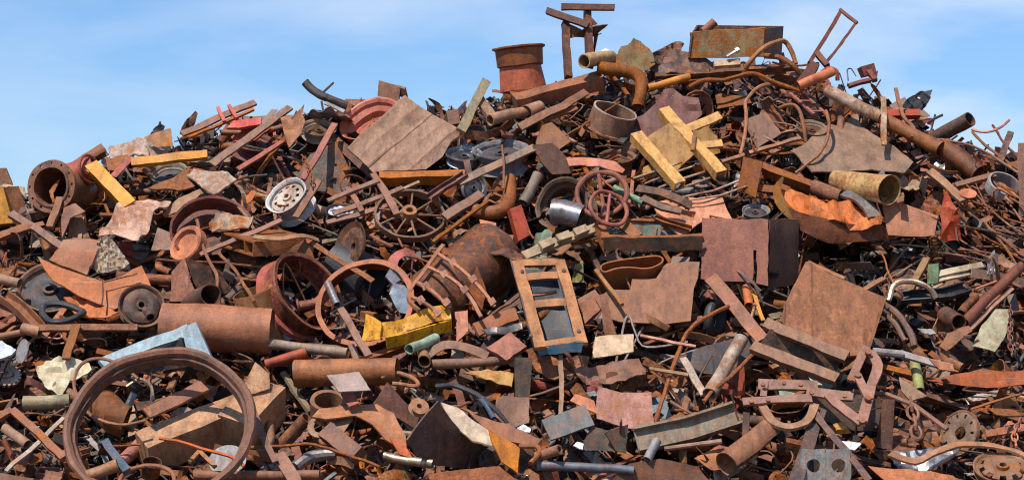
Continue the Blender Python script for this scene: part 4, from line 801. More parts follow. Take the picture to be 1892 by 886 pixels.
S('pulley', 'small grooved pulley beside the dark tapering plate', 'pulley', None, (772, 752), M().lathe([(.3, .3), (1, .3), (.7, .0), (1, -.3), (.3, -.3)], 28).xf(rnd_m(772, 752, 18, 40, 25, .55)), 'tan')
S('coiled_strip', 'coiled brown strip roll beside the mauve grey plate', 'coil', 'the coiled strip', (612, 740), M().lathe([(.75, .5), (1, .5), (1, -.5), (.75, -.5)], 36).xf(rnd_m(608, 752, 34, 62, 8, .5)), 'brown')
# right side
S('yellow_pipe', 'fat yellow pipe with a wide dark mouth', 'pipe', 'the fat yellow pipe', (1600, 340), pip((1644, 352), (1545, 334), 27, 1.0, .45, wall=.05, seg=32, r2=19), (0.55, .40, .16, .52), 'p')
S('brown_plate', 'flat brown panel with a folded top edge by the yellow pipe', 'panel', 'the folded edge panel', (1680, 400), M().join(plate([(1626, 362), (1735, 402), (1728, 436), (1640, 434), (1634, 400)], 25, 0, .6, .016)).join(bar((1628, 362), (1734, 402), 6, 8, la=.64)), (0.37, .175, .105, .85))
S('crumpled_housing', 'bright salmon orange crumpled housing lying open', 'housing', 'the salmon crumpled housing', (1530, 385), plate([(1440, 348), (1470, 352), (1515, 366), (1545, 374), (1598, 386), (1636, 398), (1628, 414), (1560, 410), (1500, 398), (1462, 384)], 60, 5, .62, .014, 18, crumple=.17, cscale=5, jag=.06), (0.62, .26, .16, .56), 'r')
S('housing_skirt', 'dark torn skirt plate hanging below the crumpled housing', 'plate', 'the torn skirt plate', (1540, 425), plate([(1455, 385), (1500, 400), (1560, 412), (1630, 416), (1655, 440), (1600, 448), (1530, 450), (1480, 425)], 0, 5, .56, .014, 14, crumple=.06, jag=.03), (0.14, .045, .03, .7))  # underside of the housing, its shade put into the dark colour
S('curved_lip', 'olive brown curved lip at the end of the crumpled housing', 'lip', None, (1455, 370), M().sweep([P(*p) for p in curve([(1440, 330, .6), (1434, 352, .65), (1445, 380, .68), (1475, 405, .62), (1500, 412, .6)], 4)], PROF['flat'](.1, .02), nrm=normal(10, -50)), 'olive')
S('mottled_beam', 'mottled red rust beam end standing above the crumpled housing', 'beam', 'the mottled red beam', (1395, 325), M().join(plate([(1374, 290), (1410, 298), (1394, 364), (1362, 348)], 12, -12, .6, .06)).join(bar((1408, 302), (1530, 352), 16, 18, la=.5, prof='C', tilt=50)).join(bar((1395, 345), (1460, 350), 14, 10, la=.45, tilt=20)), (0.28, .10, .06, .5))
S('orange_pipe', 'short rust orange pipe in front of the yellow pipe', 'pipe', None, (1535, 350), pip((1500, 345), (1552, 362), 13, .55), 'rust')
S('leaf_spring', 'black curved strip bundle under the yellow pipe', 'spring', None, (1585, 370), M().sweep([P(*p) for p in curve([(1560, 352, .7), (1585, 362, .75), (1606, 382, .72), (1616, 400, .7)], 4)], PROF['flat'](.12, .03), nrm=normal(30, 20)), 'grey', 'm')
S('steel_pipe', 'long maroon pipe leaning up at the heap side', 'pipe', 'the long maroon pipe', (1835, 540), pip((1886, 492), (1782, 594), 9.5, .55), (0.20, .07, .055, .9), 'p')
S('flat_bar', 'tan bar lying alongside the long maroon pipe', 'bar', None, (1830, 570), bar((1785, 612), (1872, 530), 8, 6, la=.5), 'tan')
S('pale_plate', 'pale blue green panel with rust stains', 'panel', 'the pale green panel', (1835, 605), plate([(1795, 640), (1812, 600), (1840, 572), (1870, 572), (1858, 615), (1838, 650)], 35, 0, .45, .014), (0.42, .46, .36, .66), 'p')
S('steel_strip', 'long flat rust red blade lying level at the heap side', 'blade', 'the long red blade', (1805, 697), plate([(1712, 700), (1780, 688), (1900, 682), (1900, 706), (1850, 714), (1770, 710)], 35, 0, .55, .014), (0.36, .13, .07, .8))
S('cream_channel', 'cream fluted channel lying above the looped hose', 'channel', 'the cream fluted channel', (1770, 500), M().join(bar((1724, 508), (1815, 488), 12, 5, la=.5)).join(bar((1722, 520), (1812, 500), 7, 5, la=.45)), (0.44, .40, .28, .85), 'p')
S('green_strip', 'green painted strip standing by the cream fluted channel', 'strip', None, (1728, 508), plate([(1720, 488), (1736, 486), (1732, 522), (1714, 524)], 10, 20, .55, .03), (0.16, .30, .14, .7), 'p')
S('loop_hose', 'silver braided hose looped over the dark bumpers', 'hose', 'the silver looped hose', (1690, 530), hose([(1640, 555, .5), (1652, 525, .6), (1680, 518, .62), (1712, 528, .6), (1728, 550, .5)], 5.5), 'pale', 'm')
S('bumper', 'dark curved bumper shell lying level', 'bumper', 'the dark bumper', (1720, 535), M().sweep([P(*p) for p in curve([(1665, 545, .4), (1710, 540, .5), (1750, 538, .5), (1790, 526, .4)], 4)], PROF['U'](.12, .06), nrm=normal(40, 0)), 'black', 'd')
S('ribbed_shell', 'curved dark strip pair beside the ribbed rust box', 'strip', None, (1660, 590), M().join(hose([(1630, 560, .5), (1660, 582, .55), (1682, 615, .5), (1690, 640, .45)], 6)).join(hose([(1625, 574, .5), (1652, 596, .55), (1672, 630, .5)], 5)), (0.15, .09, .07, .7))
S('pipe_elbow', 'dark pipe elbow with an open mouth by the pale green panel', 'pipe', 'the dark elbow', (1750, 588), pip((1772, 594), (1745, 580), 15, .6, .4), 'dark')
S('flap', 'curved red brown flap under the pale green panel', 'flap', None, (1770, 630), plate([(1735, 640), (1750, 615), (1790, 600), (1796, 612), (1770, 632), (1748, 650)], 35, -10, .5, .014, 8, crumple=.08), 'brown')
S('grey_pipe', 'blue grey rod running out from the ribbed rust box', 'rod', None, (1650, 652), M().join(M().tube([P(1612, 648, .6), P(1668, 655, .6)], .035, 10)).join(bar((1662, 652), (1758, 676), 15, 5, la=.58)), 'grey')
S('torn_strip', 'orange torn end of a grey strip over the long red blade', 'strip', None, (1740, 672), plate([(1715, 660), (1758, 670), (1762, 684), (1735, 680)], 30, 0, .64, .014), 'orange')
S('green_tube', 'yellow green crumpled tube standing behind the hanging chain', 'tube', None, (1692, 695), pip((1690, 672), (1698, 722), 10, .3), (0.3, .36, .15, .7), 'p')
S('square_tube', 'upright dark square tube with an open top end', 'tube', 'the upright square tube', (1645, 790), M().join(plate([(1640, 738), (1656, 738), (1648, 832), (1624, 828)], 5, 15, .5, .08)), (0.16, .085, .065, .8))
S('dark_plate', 'dark frame plate behind the curved linkage', 'plate', None, (1590, 735), plate([(1500, 725), (1575, 722), (1650, 745), (1645, 800), (1560, 790), (1510, 770)], 5, 0, .15, .014), (0.10, .075, .06, .8), 'p')
S('leaning_rail', 'dark rail leaning steeply between the linkage and the perforated casting', 'steel_rail', 'the dark leaning rail', (1495, 810), bar((1515, 752), (1470, 890), 24, 8, la=.62, tilt=20, prof='C'), (0.09, .07, .07, .75))
S('leaning_rail', 'long dark rail sloping down past the perforated casting', 'steel_rail', None, (1560, 820), bar((1505, 760), (1605, 885), 13, 7, la=.68, prof='L'), (0.1, .06, .05, .7))
S('white_box', 'white box fragment lying by the yellow lump', 'fragment', None, (1570, 820), plate([(1548, 812), (1594, 818), (1580, 830), (1552, 826)], 40, 0, .5, .03), 'white', 'p')
S('yellow_lump', 'small yellow lump behind the dark rails', 'lump', None, (1552, 787), plate([(1538, 782), (1560, 778), (1566, 790), (1546, 794)], 40, 0, .5, .05, 6, crumple=.2), 'yellow', 'p')
S('tan_wedge', 'orange edged wedge plate beside the hanging chain', 'wedge', None, (1685, 715), plate([(1662, 695), (1700, 722), (1712, 732), (1682, 742), (1666, 720)], 25, -15, .5, .03), 'tan')
S('chrome_sheet', 'dark sheets with bright chrome edges at the bottom corner', 'sheet', 'the chrome edged sheets', (1720, 850), plate([(1640, 838), (1700, 832), (1780, 820), (1760, 850), (1700, 880), (1660, 870)], 50, 0, .45, .014, 14, crumple=.15), (0.35, .35, .36, .9), 'm')
S('curved_band', 'brown curved band sweeping over the chrome edged sheets', 'band', 'the brown curved band', (1740, 840), M().sweep([P(*p) for p in curve([(1645, 835, .6), (1690, 850, .65), (1730, 832, .68), (1780, 818, .66), (1850, 822, .6), (1895, 840, .55)], 4)], PROF['flat'](.07, .02), nrm=normal(55, 0)), 'tan')
S('rust_sheet', 'orange rust sheet wedge at the bottom corner of the heap', 'sheet', None, (1660, 875), plate([(1605, 862), (1680, 866), (1760, 880), (1790, 900), (1650, 900)], 45, 0, .5, .014, 8, crumple=.05), 'orange')
S('long_rod', 'long thin rod crossing the steel linkage at the heap side', 'rod', 'the long side rod', (1690, 750), M().tube([P(1575, 722, .55), P(1640, 728, .6), P(1690, 748, .6), P(1750, 794, .55)], .022, 8), 'mauve')
S('thin_rail', 'thin rail sloping up at the right lower side of the heap', 'steel_rail', None, (1840, 740), bar((1794, 756), (1885, 725), 4, 3, la=.5), 'brown')
S('grey_brush', 'tuft of grey wire strands standing by the cream channel', 'wire', None, (1833, 488), M().join(hose([(1826, 508, .5), (1830, 485, .5), (1840, 468, .45)], 2, 3, 5)).join(hose([(1832, 508, .5), (1838, 488, .5), (1842, 470, .45)], 2, 3, 5)).join(hose([(1838, 506, .5), (1841, 490, .5), (1843, 472, .45)], 2, 3, 5)), 'grey', 'm')
S('red_fragments', 'crumpled red sheet behind the thin rods', 'sheet', 'the crumpled red sheet', (1755, 405), plate([(1738, 398), (1748, 350), (1772, 398), (1778, 440), (1740, 445)], 15, 0, .35, .014, 8, crumple=.12), 'red')
S('disc_cap', 'round salmon cap lying on the sloping plank pile', 'cap', None, (1792, 355), M().lathe([(0, 0.05), (1, 0), (1, -.1), (0, -.1)], 24).xf(rnd_m(1790, 356, 15, 55, 0, .5)), 'salmon')
S('flat_bar', 'broad tan brown plank sloping down the right shoulder', 'plank', 'the broad brown plank', (1755, 345), bar((1718, 312), (1782, 368), 17, 7, la=.48), (0.38, .21, .13, .7))
S('flat_bar', 'level brown bar jutting over the broad brown plank', 'bar', None, (1800, 335), bar((1768, 340), (1840, 322), 10, 9, la=.5), 'brown')
S('hoop_piece', 'grey curved shell with a loop at the right shoulder', 'shell', 'the grey looped shell', (1855, 345), M().lathe([(1, .3), (.9, .3), (.9, -.3), (1, -.3)], 30, 0, 4.2).xf(rnd_m(1855, 348, 34, 45, 20, .4)), 'grey')
S('white_rag', 'small white scrap of plastic near the heap foot', 'rag', None, (972, 795), plate([(956, 792), (968, 785), (982, 792), (980, 799), (964, 798)], 40, 0, .4, .012, 8, crumple=.15), 'white', 'c')
S('white_rag', 'tiny white scrap of plastic below the grey angle section', 'rag', None, (1070, 820), plate([(1060, 822), (1068, 814), (1080, 818), (1078, 828)], 40, 0, .5, .012, 6, crumple=.15), 'white', 'c')
S('belt_loop', 'flattened brown steel loop open at the side', 'loop', 'the flattened steel loop', (1165, 485),
  M().sweep([P(*p) for p in curve([(1110, 497, .6), (1116, 487, .62), (1160, 478, .62), (1205, 470, .62), (1222, 474, .6), (1220, 484, .6), (1196, 493, .6), (1150, 494, .6), (1120, 502, .6), (1110, 497, .6)], 4)], PROF['flat'](.014, .26), nrm=normal(-28, -6)), 'brown')

for i, (p_, q_) in enumerate((((1168, 330), (1258, 302)), ((1190, 338), (1282, 308)), ((1215, 346), (1300, 318)), ((1232, 356), (1340, 318)), ((1248, 366), (1392, 322)), ((1262, 372), (1400, 335)))):
    S('thin_rod', ['first pale thin rod lying above the jagged dark strip', 'second pale thin rod lying above the jagged dark strip', 'third pale thin rod lying above the jagged dark strip', 'short pale rod just below the three thin rods', 'long pale rod running up to the mottled red beam', 'lowest long pale rod by the mottled red beam'][i], 'rod', None, (1250, 335), M().tube([P(p_[0], p_[1], .5), P((p_[0]+q_[0])/2, (p_[1]+q_[1])/2 + (i > 3) * 6, .52), P(q_[0], q_[1], .5)], .012, 6), 'bone')
S('curved_bumper', 'dark curved steel strip pair lying on the slope beneath the ladder frame', 'strip', None, (850, 635), M().sweep([P(*p) for p in curve([(790, 655, .5), (820, 636, .55), (860, 640, .55), (900, 655, .5)], 4)], PROF['flat'](.09, .012), nrm=normal(50, 10)), 'mauve')
S('steel_sheet', 'rust brown sheet curling over the hollow beside the red crushed tins', 'sheet', None, (1000, 680), plate([(975, 662), (1030, 668), (1090, 660), (1085, 690), (1040, 700), (985, 692)], 55, 10, .4, .012, 12, crumple=.12, jag=.03), 'brown')
S('steel_sheet', 'torn brown sheet hanging from the open steel tray', 'sheet', None, (1130, 690), plate([(1060, 690), (1120, 668), (1180, 660), (1200, 690), (1140, 712), (1080, 716)], 40, 0, .35, .012, 12, crumple=.16, jag=.04), 'mauve')
S('steel_sheet', 'long dark red sheet strip sagging above the slotted rotor cage', 'sheet', None, (900, 460), plate([(830, 448), (880, 440), (950, 455), (1000, 470), (970, 482), (900, 470)], 60, 0, .5, .012, 12, crumple=.1, jag=.03), 'dark')
# ---------------------------------------------------------------- large pieces with parts
# post frame on the summit
t = thing('post_gantry', 'dark rusted post frame with crossbars standing against the sky', 'frame', 1070, 130, 'the post frame', .3)
for a, b in (((1047, 38), (1052, 140)), ((1087, 14), (1093, 120))): put('post', bar(a, b, 12, 12, la=.3, tilt=5, yaw=15), (0.10,.04,.032,.7), 'r', t)
put('crossbar', bar((1038, 12), (1136, 14), 11, 11, la=.42, tilt=10), (0.10,.04,.032,.7), 'r', t)
put('crossbar', bar((1009, 17), (1086, 46), 11, 11, la=.42, tilt=10), (0.10,.04,.032,.7), 'r', t)
put('gusset', plate([(1053, 45), (1088, 62), (1053, 70)], 5, 10, .2, .02), 'brown', 'r', t)
put('gusset', plate([(1056, 68), (1086, 52), (1124, 47), (1098, 68), (1112, 63), (1090, 70)], -30, 0, .2, .02), 'dark', 'r', t)
put('gusset', plate([(1092, 32), (1105, 46), (1092, 50)], 5, 10, .25, .02), 'brown', 'r', t)

# tapered red drum
t = thing('tapered_drum', 'tapered red drum with a heavy rim standing on the summit beam', 'drum', 965, 160, 'the tapered red drum', .2)
mt = Fr(960, 155, 0, 0, .2); k_ = mpp(120)
ax = (P(957, 90, .2, 120) - P(966, 165, .2, 120)).normalized()
rot = ax.to_track_quat('Z', 'Y').to_matrix().to_4x4(); mm = Matrix.Translation(P(967, 168, .2, 120)) @ rot @ Matrix.Scale(k_, 4)
put('shell', M().lathe([(43, 0), (38, 44), (40, 46), (36, 46), (41, 0)], 44).xf(mm), (0.46, .17, .13, .86), 'r', t)
put('collar', M().lathe([(38, 44), (42, 46), (44, 76), (42, 76), (38, 50)], 44).xf(mm), (0.25, .11, .07, .6), 'r', t)
put('rim', M().lathe([(43, 75), (49, 78), (49, 81), (42, 81)], 44).xf(mm), (0.17, .07, .05, .6), 'r', t)

# container at the top
t = thing('open_container', 'open topped steel container with worn green front on the summit', 'container', 1355, 108, 'the green container', .45)
f = Fr(1343, 80, 0, -6, .5); s = mpp(80)
put('front_panel', plate([(1278, 60), (1412, 52), (1410, 105), (1272, 108)], 2, -8, .62, .02, 8, crumple=.01), (0.24, .24, .15, .45), 'r', t)
put('side_panel', M().prism([P(1412, 52, .6, 80), P(1447, 50, .1, 80), P(1444, 106, .1, 80), P(1410, 105, .6, 80)], V((-.02, .01, 0))), 'dark', 'r', t)  # side away from the sun; the dark colour carries its shade
put('back_panel', M().prism([P(1286, 48, -.05, 80), P(1446, 50, .08, 80), P(1444, 106, .08, 80), P(1286, 106, -.05, 80)], V((0, .02, 0))), 'dark', 'r', t)
put('side_panel', M().prism([P(1278, 62, .6, 80), P(1286, 48, -.05, 80), P(1286, 106, -.05, 80), P(1272, 107, .6, 80)], V((.02, 0, 0))), 'dark', 'r', t)
put('rim', bar((1276, 60), (1414, 51), 4, 8, la=.66, tilt=60), 'orange', 'r', t)
S('pipe', 'small rusty pipe standing inside the green container', 'pipe', None, (1312, 46), pip((1321, 40), (1300, 60), 8, .35, .25), 'brown')

# hand truck
t = thing('hand_truck', 'dark hand truck frame pointing up at the sky from the summit', 'hand truck', 1520, 120, 'the hand truck', .3)
put('rail', bar((1556, 20), (1496, 114), 7, 7, la=.4, tilt=10), 'maroon', 'r', t)
put('rail', bar((1583, 42), (1524, 119), 5, 6, la=.4, tilt=10), 'maroon', 'r', t)
put('crossbar', bar((1552, 18), (1584, 42), 5, 6, la=.42, tilt=10), 'maroon', 'r', t)
put('crossbar', bar((1508, 96), (1528, 120), 10, 9, la=.44, tilt=10), 'maroon', 'r', t)
put('toe_plate', plate([(1462, 158), (1500, 112), (1514, 120), (1488, 165)], 15, -20, .4, .03), 'maroon', 'r', t)

# drum ring under the summit
t = thing('steel_ring', 'short wide steel ring with a pale edge lying tipped', 'ring', 1135, 225, 'the pale edged ring', .3)
mm = rnd_m(1137, 204, 42, 62, 38, .5)
put('shell', M().lathe([(1, 0), (1.02, -.9), (.96, -.9), (.94, 0)], 48).xf(mm), (0.26, .16, .10, .72), 'r', t)
put('rim', M().lathe([(1.01, .03), (1.01, -.03), (.93, -.03), (.93, .03)], 48).xf(mm), 'pale', 'r', t)
put('lower_flange', M().lathe([(1.03, -.9), (1.10, -.9), (1.10, -.98), (.97, -.98)], 48).xf(mm), 'tan', 'r', t)

# yellow frame
t = thing('steel_cradle', 'yellow painted steel cradle of crossed beams near the summit', 'frame', 1255, 270, 'the yellow cradle', .5)
Y = (0.76, .41, .10, .70)
put('beam', bar((1226, 198), (1334, 316), 22, 17, prof='C', la=.72, tilt=35, yaw=15), Y, 'p', t)
put('beam', bar((1176, 244), (1256, 336), 22, 17, prof='C', la=.72, tilt=35, yaw=15), Y, 'p', t)
put('web_plate', plate([(1192, 256), (1238, 226), (1288, 280), (1250, 316), (1226, 310)], 12, -22, .55, .03), (0.54, .29, .08, .85), 'p', t)
put('flange', bar((1262, 240), (1332, 212), 16, 6, la=.66, tilt=30), Y, 'p', t)
put('flange', bar((1290, 268), (1336, 262), 14, 6, la=.6, tilt=30), Y, 'p', t)
put('flange', bar((1186, 318), (1236, 298), 16, 8, la=.48, tilt=20), (0.54, .29, .08, .85), 'p', t)
put('strut', bar((1285, 240), (1278, 278), 7, 5, la=.78), 'rust', 'r', t)
put('flange', plate([(1280, 245), (1305, 232), (1325, 250), (1330, 280), (1300, 290)], 10, 20, .5, .02), (0.54, .29, .08, .85), 'p', t)

# red bowl wheel
def wheel(name, label, ref, px, py, R_, tilt, yaw, lift, k, kd, mat='r', depth=.6, holes=None, width=1.0, discz=-.5, tyre=False, roll=0, bowl=False):
    t = thing(name, label, 'wheel', px, py, ref, lift)
    mm = rnd_m(px, py, R_, tilt, yaw, lift, roll)
    w = width
    put('barrel', M().lathe([(1, 0), (1.0, -.04), (.93, -.06), (.9, -.12), (.88, -.34*w), (.80, -.42*w), (.78, -.8*w), (.86, -.9*w), (.95, -1*w), (.93, -1*w), (.83, -.93*w), (.75, -.8*w), (.77, -.4*w), (.85, -.3*w), (.87, -.1), (.94, -.02)], 56).xf(mm), k, mat, t)
    if bowl: put('liner', M().lathe([(.86, -.2), (.7, -.32), (.68, -.5), (.5, -.6), (.25, -.62), (.25, -.68), (.5, -.68), (.72, -.55), (.74, -.36), (.88, -.24)], 56).xf(mm), k, mat, t)
    hf = holes or (lambda i, k: False)
    d = M().disc(.2, .79, discz * w, .04, 40, hf, 4, dome=.1)
    put('disc', d.xf(mm), kd, mat, t)
    put('hub', M().lathe([(.22, discz*w + .12), (.22, discz*w - .1), (.13, discz*w - .1), (.13, discz*w + .12)], 24).xf(mm), kd, mat, t)
    return t
HW = lambda i, k: k == 2 and i % 4 < 2
wheel('wheel_rim', 'big red truck wheel bowl facing up beside the ribbed plate', 'the red wheel bowl', 682, 218, 60, 47, -28, .35, (0.52, .15, .11, .85), (0.40, .10, .08, .85), 'p', discz=-.75, width=.8, bowl=True)
wheel('wheel_rim', 'white slotted car wheel rim standing in the hollow', 'the white wheel rim', 528, 360, 42, 40, -34, .42, (0.50, .48, .45, .6), (0.50, .47, .43, .55), 'p', holes=HW, discz=-.2)
wheel('wheel_rim', 'large dark truck wheel standing upright by the red rings', 'the dark truck wheel', 1036, 376, 54, 22, -28, .38, (0.11, .09, .08, .7), (0.05, .045, .045, .7), 'r', discz=-.8, width=1.0)
S('silver_drum', 'shiny crumpled silver drum lying inside the dark truck wheel', 'drum', None, (1045, 398), pip((1020, 392), (1072, 402), 24, .42, .42, wall=.08, bends=[(1040, 392, .44)]), (0.3,.3,.31,.7), 'm')
wheel('wheel_rim', 'grey wheel rim lying flat beneath the ribbed plate', 'the flat grey rim', 925, 275, 54, 68, -5, .35, (0.2, .2, .21, .8), (0.05, .05, .055, .85), 'r', discz=-.3, width=.7)
wheel('wheel_rim', 'smaller grey rim tucked behind the flat grey rim', None, 858, 282, 34, 62, 0, .3, (0.3, .31, .32, .8), (0.16, .16, .17, .85), 'm', width=.5)
wheel('wheel_rim', 'black wheel with white disc half hidden under the linkage', 'the black and white wheel', 628, 388, 30, 62, 0, .4, 'black', (0.5, .52, .54, .8), 'p', holes=HW, discz=-.2, width=.6)
wheel('wheel_rim', 'dark wheel lying in shade under the bent orange plate', 'the dark wheel', 92, 528, 62, 42, 0, .32, (0.20, .13, .10, .7), (0.04, .04, .045, .8), 'r', discz=-.35, width=.6)
wheel('wheel_rim', 'dark round drum wheel with a pipe stub beside the huge cylinder', 'the round drum wheel', 262, 564, 43, 24, 14, .62, (0.13, .07, .055, .7), (0.07, .045, .04, .7), 'r', discz=-.15, width=.5)
wheel('wheel_rim', 'rusty brake disc with a ring of holes at the bottom corner', 'the bottom brake disc', 1850, 862, 52, 62, 0, .55, (0.3, .2, .15, .6), (0.26, .18, .14, .5), 'r', holes=lambda i, k: k == 3 and i % 4 < 2, discz=-.05, width=.3)
wheel('wheel_rim', 'dark rim lying among the hoses near the ridge', None, 1500, 235, 30, 60, 10, .3, (0.2, .16, .13, .7), 'dark', 'r', width=.6)
wheel('wheel_rim', 'ribbed brown wheel drum under the pale edged ring', None, 1140, 288, 34, 66, 0, .25, (0.16, .11, .09, .75), 'dark', 'r', width=.9)
wheel('wheel_rim', 'maroon wheel rim leaning behind the long sloping bar', None, 470, 262, 40, 62, 20, .15, 'maroon', 'dark', 'r', width=.6)
wheel('wheel_rim', 'grey rim near the level yellow beam', None, 312, 318, 36, 58, -8, .25, (0.28, .27, .22, .75), (0.05, .06, .07, .8), 'r', width=.6)
wheel('wheel_rim', 'small wheel showing pale edge by the salmon sheet', None, 1395, 388, 26, 62, 0, .3, (0.2, .2, .2, .8), 'black', 'r', width=.5)
wheel('wheel_rim', 'grey wheel nave tucked under the crimson channel', None, 880, 345, 26, 10, 35, .35, (0.38, .38, .36, .7), (0.2, .2, .19, .7), 'm', width=.6)
wheel('wheel_rim', 'light brown rim half buried by the heart shaped plate', None, 590, 235, 32, 60, 10, .3, (0.34, .29, .24, .6), 'dark', 'r', width=.6)

# pink wheel and big hoop, centre left
t = thing('plow_wheel', 'pink and maroon wide wheel band leaning steeply', 'wheel', 560, 560, 'the pink wheel band', .4)
mm = rnd_m(560, 545, 78, 30, 52, .4)
put('band', M().lathe([(1, .22), (1, -.22), (.96, -.22), (.96, .22)], 56).xf(mm), (0.13, .03, .03, .6), 'r', t)
put('rim', M().lathe([(1.0, -.2), (1.10, -.24), (1.12, -.36), (1.0, -.34)], 56).xf(mm), (0.50, .13, .12, .55), 'r', t)
put('rim', M().lathe([(1.0, .22), (1.06, .24), (1.05, .17), (.99, .17)], 56).xf(mm), 'brown', 'r', t)
t = thing('steel_hoop', 'big rust brown hoop lying open with scrap inside', 'hoop', 672, 580, 'the big rust hoop', .55)
mm = rnd_m(676, 562, 92, 32, -10, .40)
put('band', M().lathe([(1, .06), (1, -.28), (.965, -.28), (.965, .06)], 64).xf(mm), (0.14, .05, .035, .75), 'r', t)
put('rim', M().lathe([(1.01, .08), (1.01, .04), (.90, .04), (.90, .08)], 64).xf(mm), (0.42, .19, .12, .75), 'r', t)

# spoked flywheel
t = thing('spoked_wheel', 'old spoked flywheel with a thick hub lying flat', 'wheel', 762, 405, 'the spoked flywheel', .4)
mm = rnd_m(757, 398, 66, 46, 8, .42)
put('rim', M().lathe([(1, .07), (1, -.12), (.93, -.12), (.93, .07)], 64).xf(mm), (0.17, .11, .085, .7), 'r', t)
put('hub', M().lathe([(.2, .22), (.2, -.15), (.1, -.15), (.1, .22)], 24).xf(mm), 'tan', 'r', t)
for i in range(9):
    a = 2*pi*i/9; put('spoke', M().tube([V((.17*cos(a), .17*sin(a), .05)), V((.55*cos(a), .55*sin(a), .03)), V((.95*cos(a), .95*sin(a), -.03))], .032, 7).xf(mm), (0.24, .15, .11, .7), 'r', t)

# red rings
for (px, py, r, lb, ref, tl, yw, li) in ((1112, 358, 50, 'larger red ring handwheel standing upright beside the dark truck wheel', 'the larger red ring', 28, -12, .66), (1124, 385, 40, 'smaller red ring handwheel in front of the larger red ring', 'the smaller red ring', 30, 25, .72)):
    t = thing('handwheel', lb, 'handwheel', px, py, ref, li); mm = rnd_m(px, py, r, tl, yw, li)
    put('rim', torus(.93, .10, 56, 10).xf(mm), (0.27, .085, .06, .6), 'r', t)
    for a in ((100, 280) if r > 45 else (70, 250)):
        a = radians(a); put('spoke', M().tube([V((0, 0, -.04)), V((.93*cos(a), .93*sin(a), 0))], .08, 8).xf(mm), (0.30, .10, .075, .85), 'p', t)

# flanged pipe
t = thing('flanged_pipe', 'wide rusty pipe with a bolted flange facing outwards at the skyline', 'pipe', 95, 380, 'the flanged pipe', .55)
mm = rnd_m(95, 343, 49, 8, -14, .62)
put('flange', M().disc(.76, 1.0, 0, .14, 60, lambda i, k: k == 1 and i % 5 == 0, 3).xf(mm), (0.24, .125, .085, .6), 'r', t)
put('barrel', M().lathe([(.78, .05), (.78, -2.6), (0, -2.6), (0, -2.5), (.69, -2.5), (.69, .05)], 56).xf(mm), (0.20, .10, .06, .6), 'r', t)  # closed far end added to keep the inside of the pipe dark
S('bent_fragment', 'orange bent fragment lying inside the flanged pipe', 'fragment', None, (105, 350), M().join(plate([(92, 352), (106, 336), (113, 330), (108, 342), (100, 356), (104, 372), (98, 374)], 20, 0, .5, .02)), 'orange')

# open steel tray
t = thing('steel_tray', 'long open steel tray with teal inside lying level', 'tray', 1195, 440, 'the open steel tray', .4)
A, B, C_, D = (1102, 407), (1240, 402), (1298, 434), (1116, 440)
def q(p, l): return P(p[0], p[1], l, 425)
put('front_wall', plate([(1116, 440), (1298, 436), (1298, 464), (1118, 464)], -12, 0, .62, .02), (0.07, .055, .045, .7), 'r', t)
put('frame', bar((1112, 438), (1298, 434), 9, 4, la=.66, tilt=60), 'brown', 'r', t)
put('frame', bar((1102, 408), (1245, 404), 8, 4, la=.40, tilt=60), 'brown', 'r', t)
put('frame', bar((1106, 408), (1122, 438), 13, 4, la=.55, tilt=60), 'brown', 'r', t)
put('back_wall', plate([(1108, 410), (1262, 406), (1270, 436), (1115, 438)], 8, 0, .3, .02), (0.17, .24, .2, .6), 'r', t)
put('end_wall', plate([(1098, 410), (1116, 440), (1118, 468), (1102, 440)], 5, -45, .5, .02), 'brown', 'r', t)
put('divider', bar((1152, 414), (1178, 436), 22, 4, la=.5, tilt=40), 'brown', 'r', t)

# ladder frame box
t = thing('ladder_rack', 'tan ladder shaped frame on a blue steel box', 'frame', 1015, 600, 'the ladder frame', .75)
T_ = (0.43, .245, .15, .84)
L1, L2, R1, R2 = (956, 480), (1000, 640), (1034, 478), (1078, 634)
fr = dict(tilt=32, yaw=4)
put('rail', bar(L1, L2, 20, 7, la=.85, **fr), T_, 'r', t)
put('rail', bar(R1, R2, 19, 7, la=.85, **fr), T_, 'r', t)
for k_ in (0.03, .19, .50, .97):
    a = (L1[0] + (L2[0]-L1[0])*k_ + 8, L1[1] + (L2[1]-L1[1])*k_); b = (R1[0] + (R2[0]-R1[0])*k_ - 8, R1[1] + (R2[1]-R1[1])*k_)
    put('rung', bar(a, b, 14, 7, la=.83, **fr), T_, 'r', t)
for x, y in ((966, 500), (1042, 500), (982, 618), (1072, 612)): put('bolt', M().lathe([(0, .4), (1, .4), (1, -.4), (0, -.4)], 8).xf(rnd_m(x, y, 3.6, 32, 4, .87)), 'black', 'd', t)  # black discs standing in for the dark of bolt holes
put('side_panel', M().prism([P(945, 478, .80), P(945, 480, .3), P(990, 652, .3), P(992, 640, .82)], V((-.015, 0, 0))), (0.06, .07, .08, .7), 'p', t)
put('side_panel', M().prism([P(1022, 482, .78), P(1022, 484, .3), P(1064, 640, .3), P(1062, 636, .80)], V((.015, 0, 0))), (0.05, .085, .12, .9), 'p', t)
put('end_panel', plate([(988, 640), (1082, 632), (1076, 652), (998, 656)], -5, 0, .78, .03), (0.05, .11, .15, .8), 'p', t)
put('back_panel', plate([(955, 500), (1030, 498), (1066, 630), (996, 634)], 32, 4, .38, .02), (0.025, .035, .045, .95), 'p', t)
S('rod', 'thin strip lying through the ladder frame box', 'strip', None, (1010, 540), bar((980, 544), (1030, 538), 5, 4, la=.6), 'salmon')

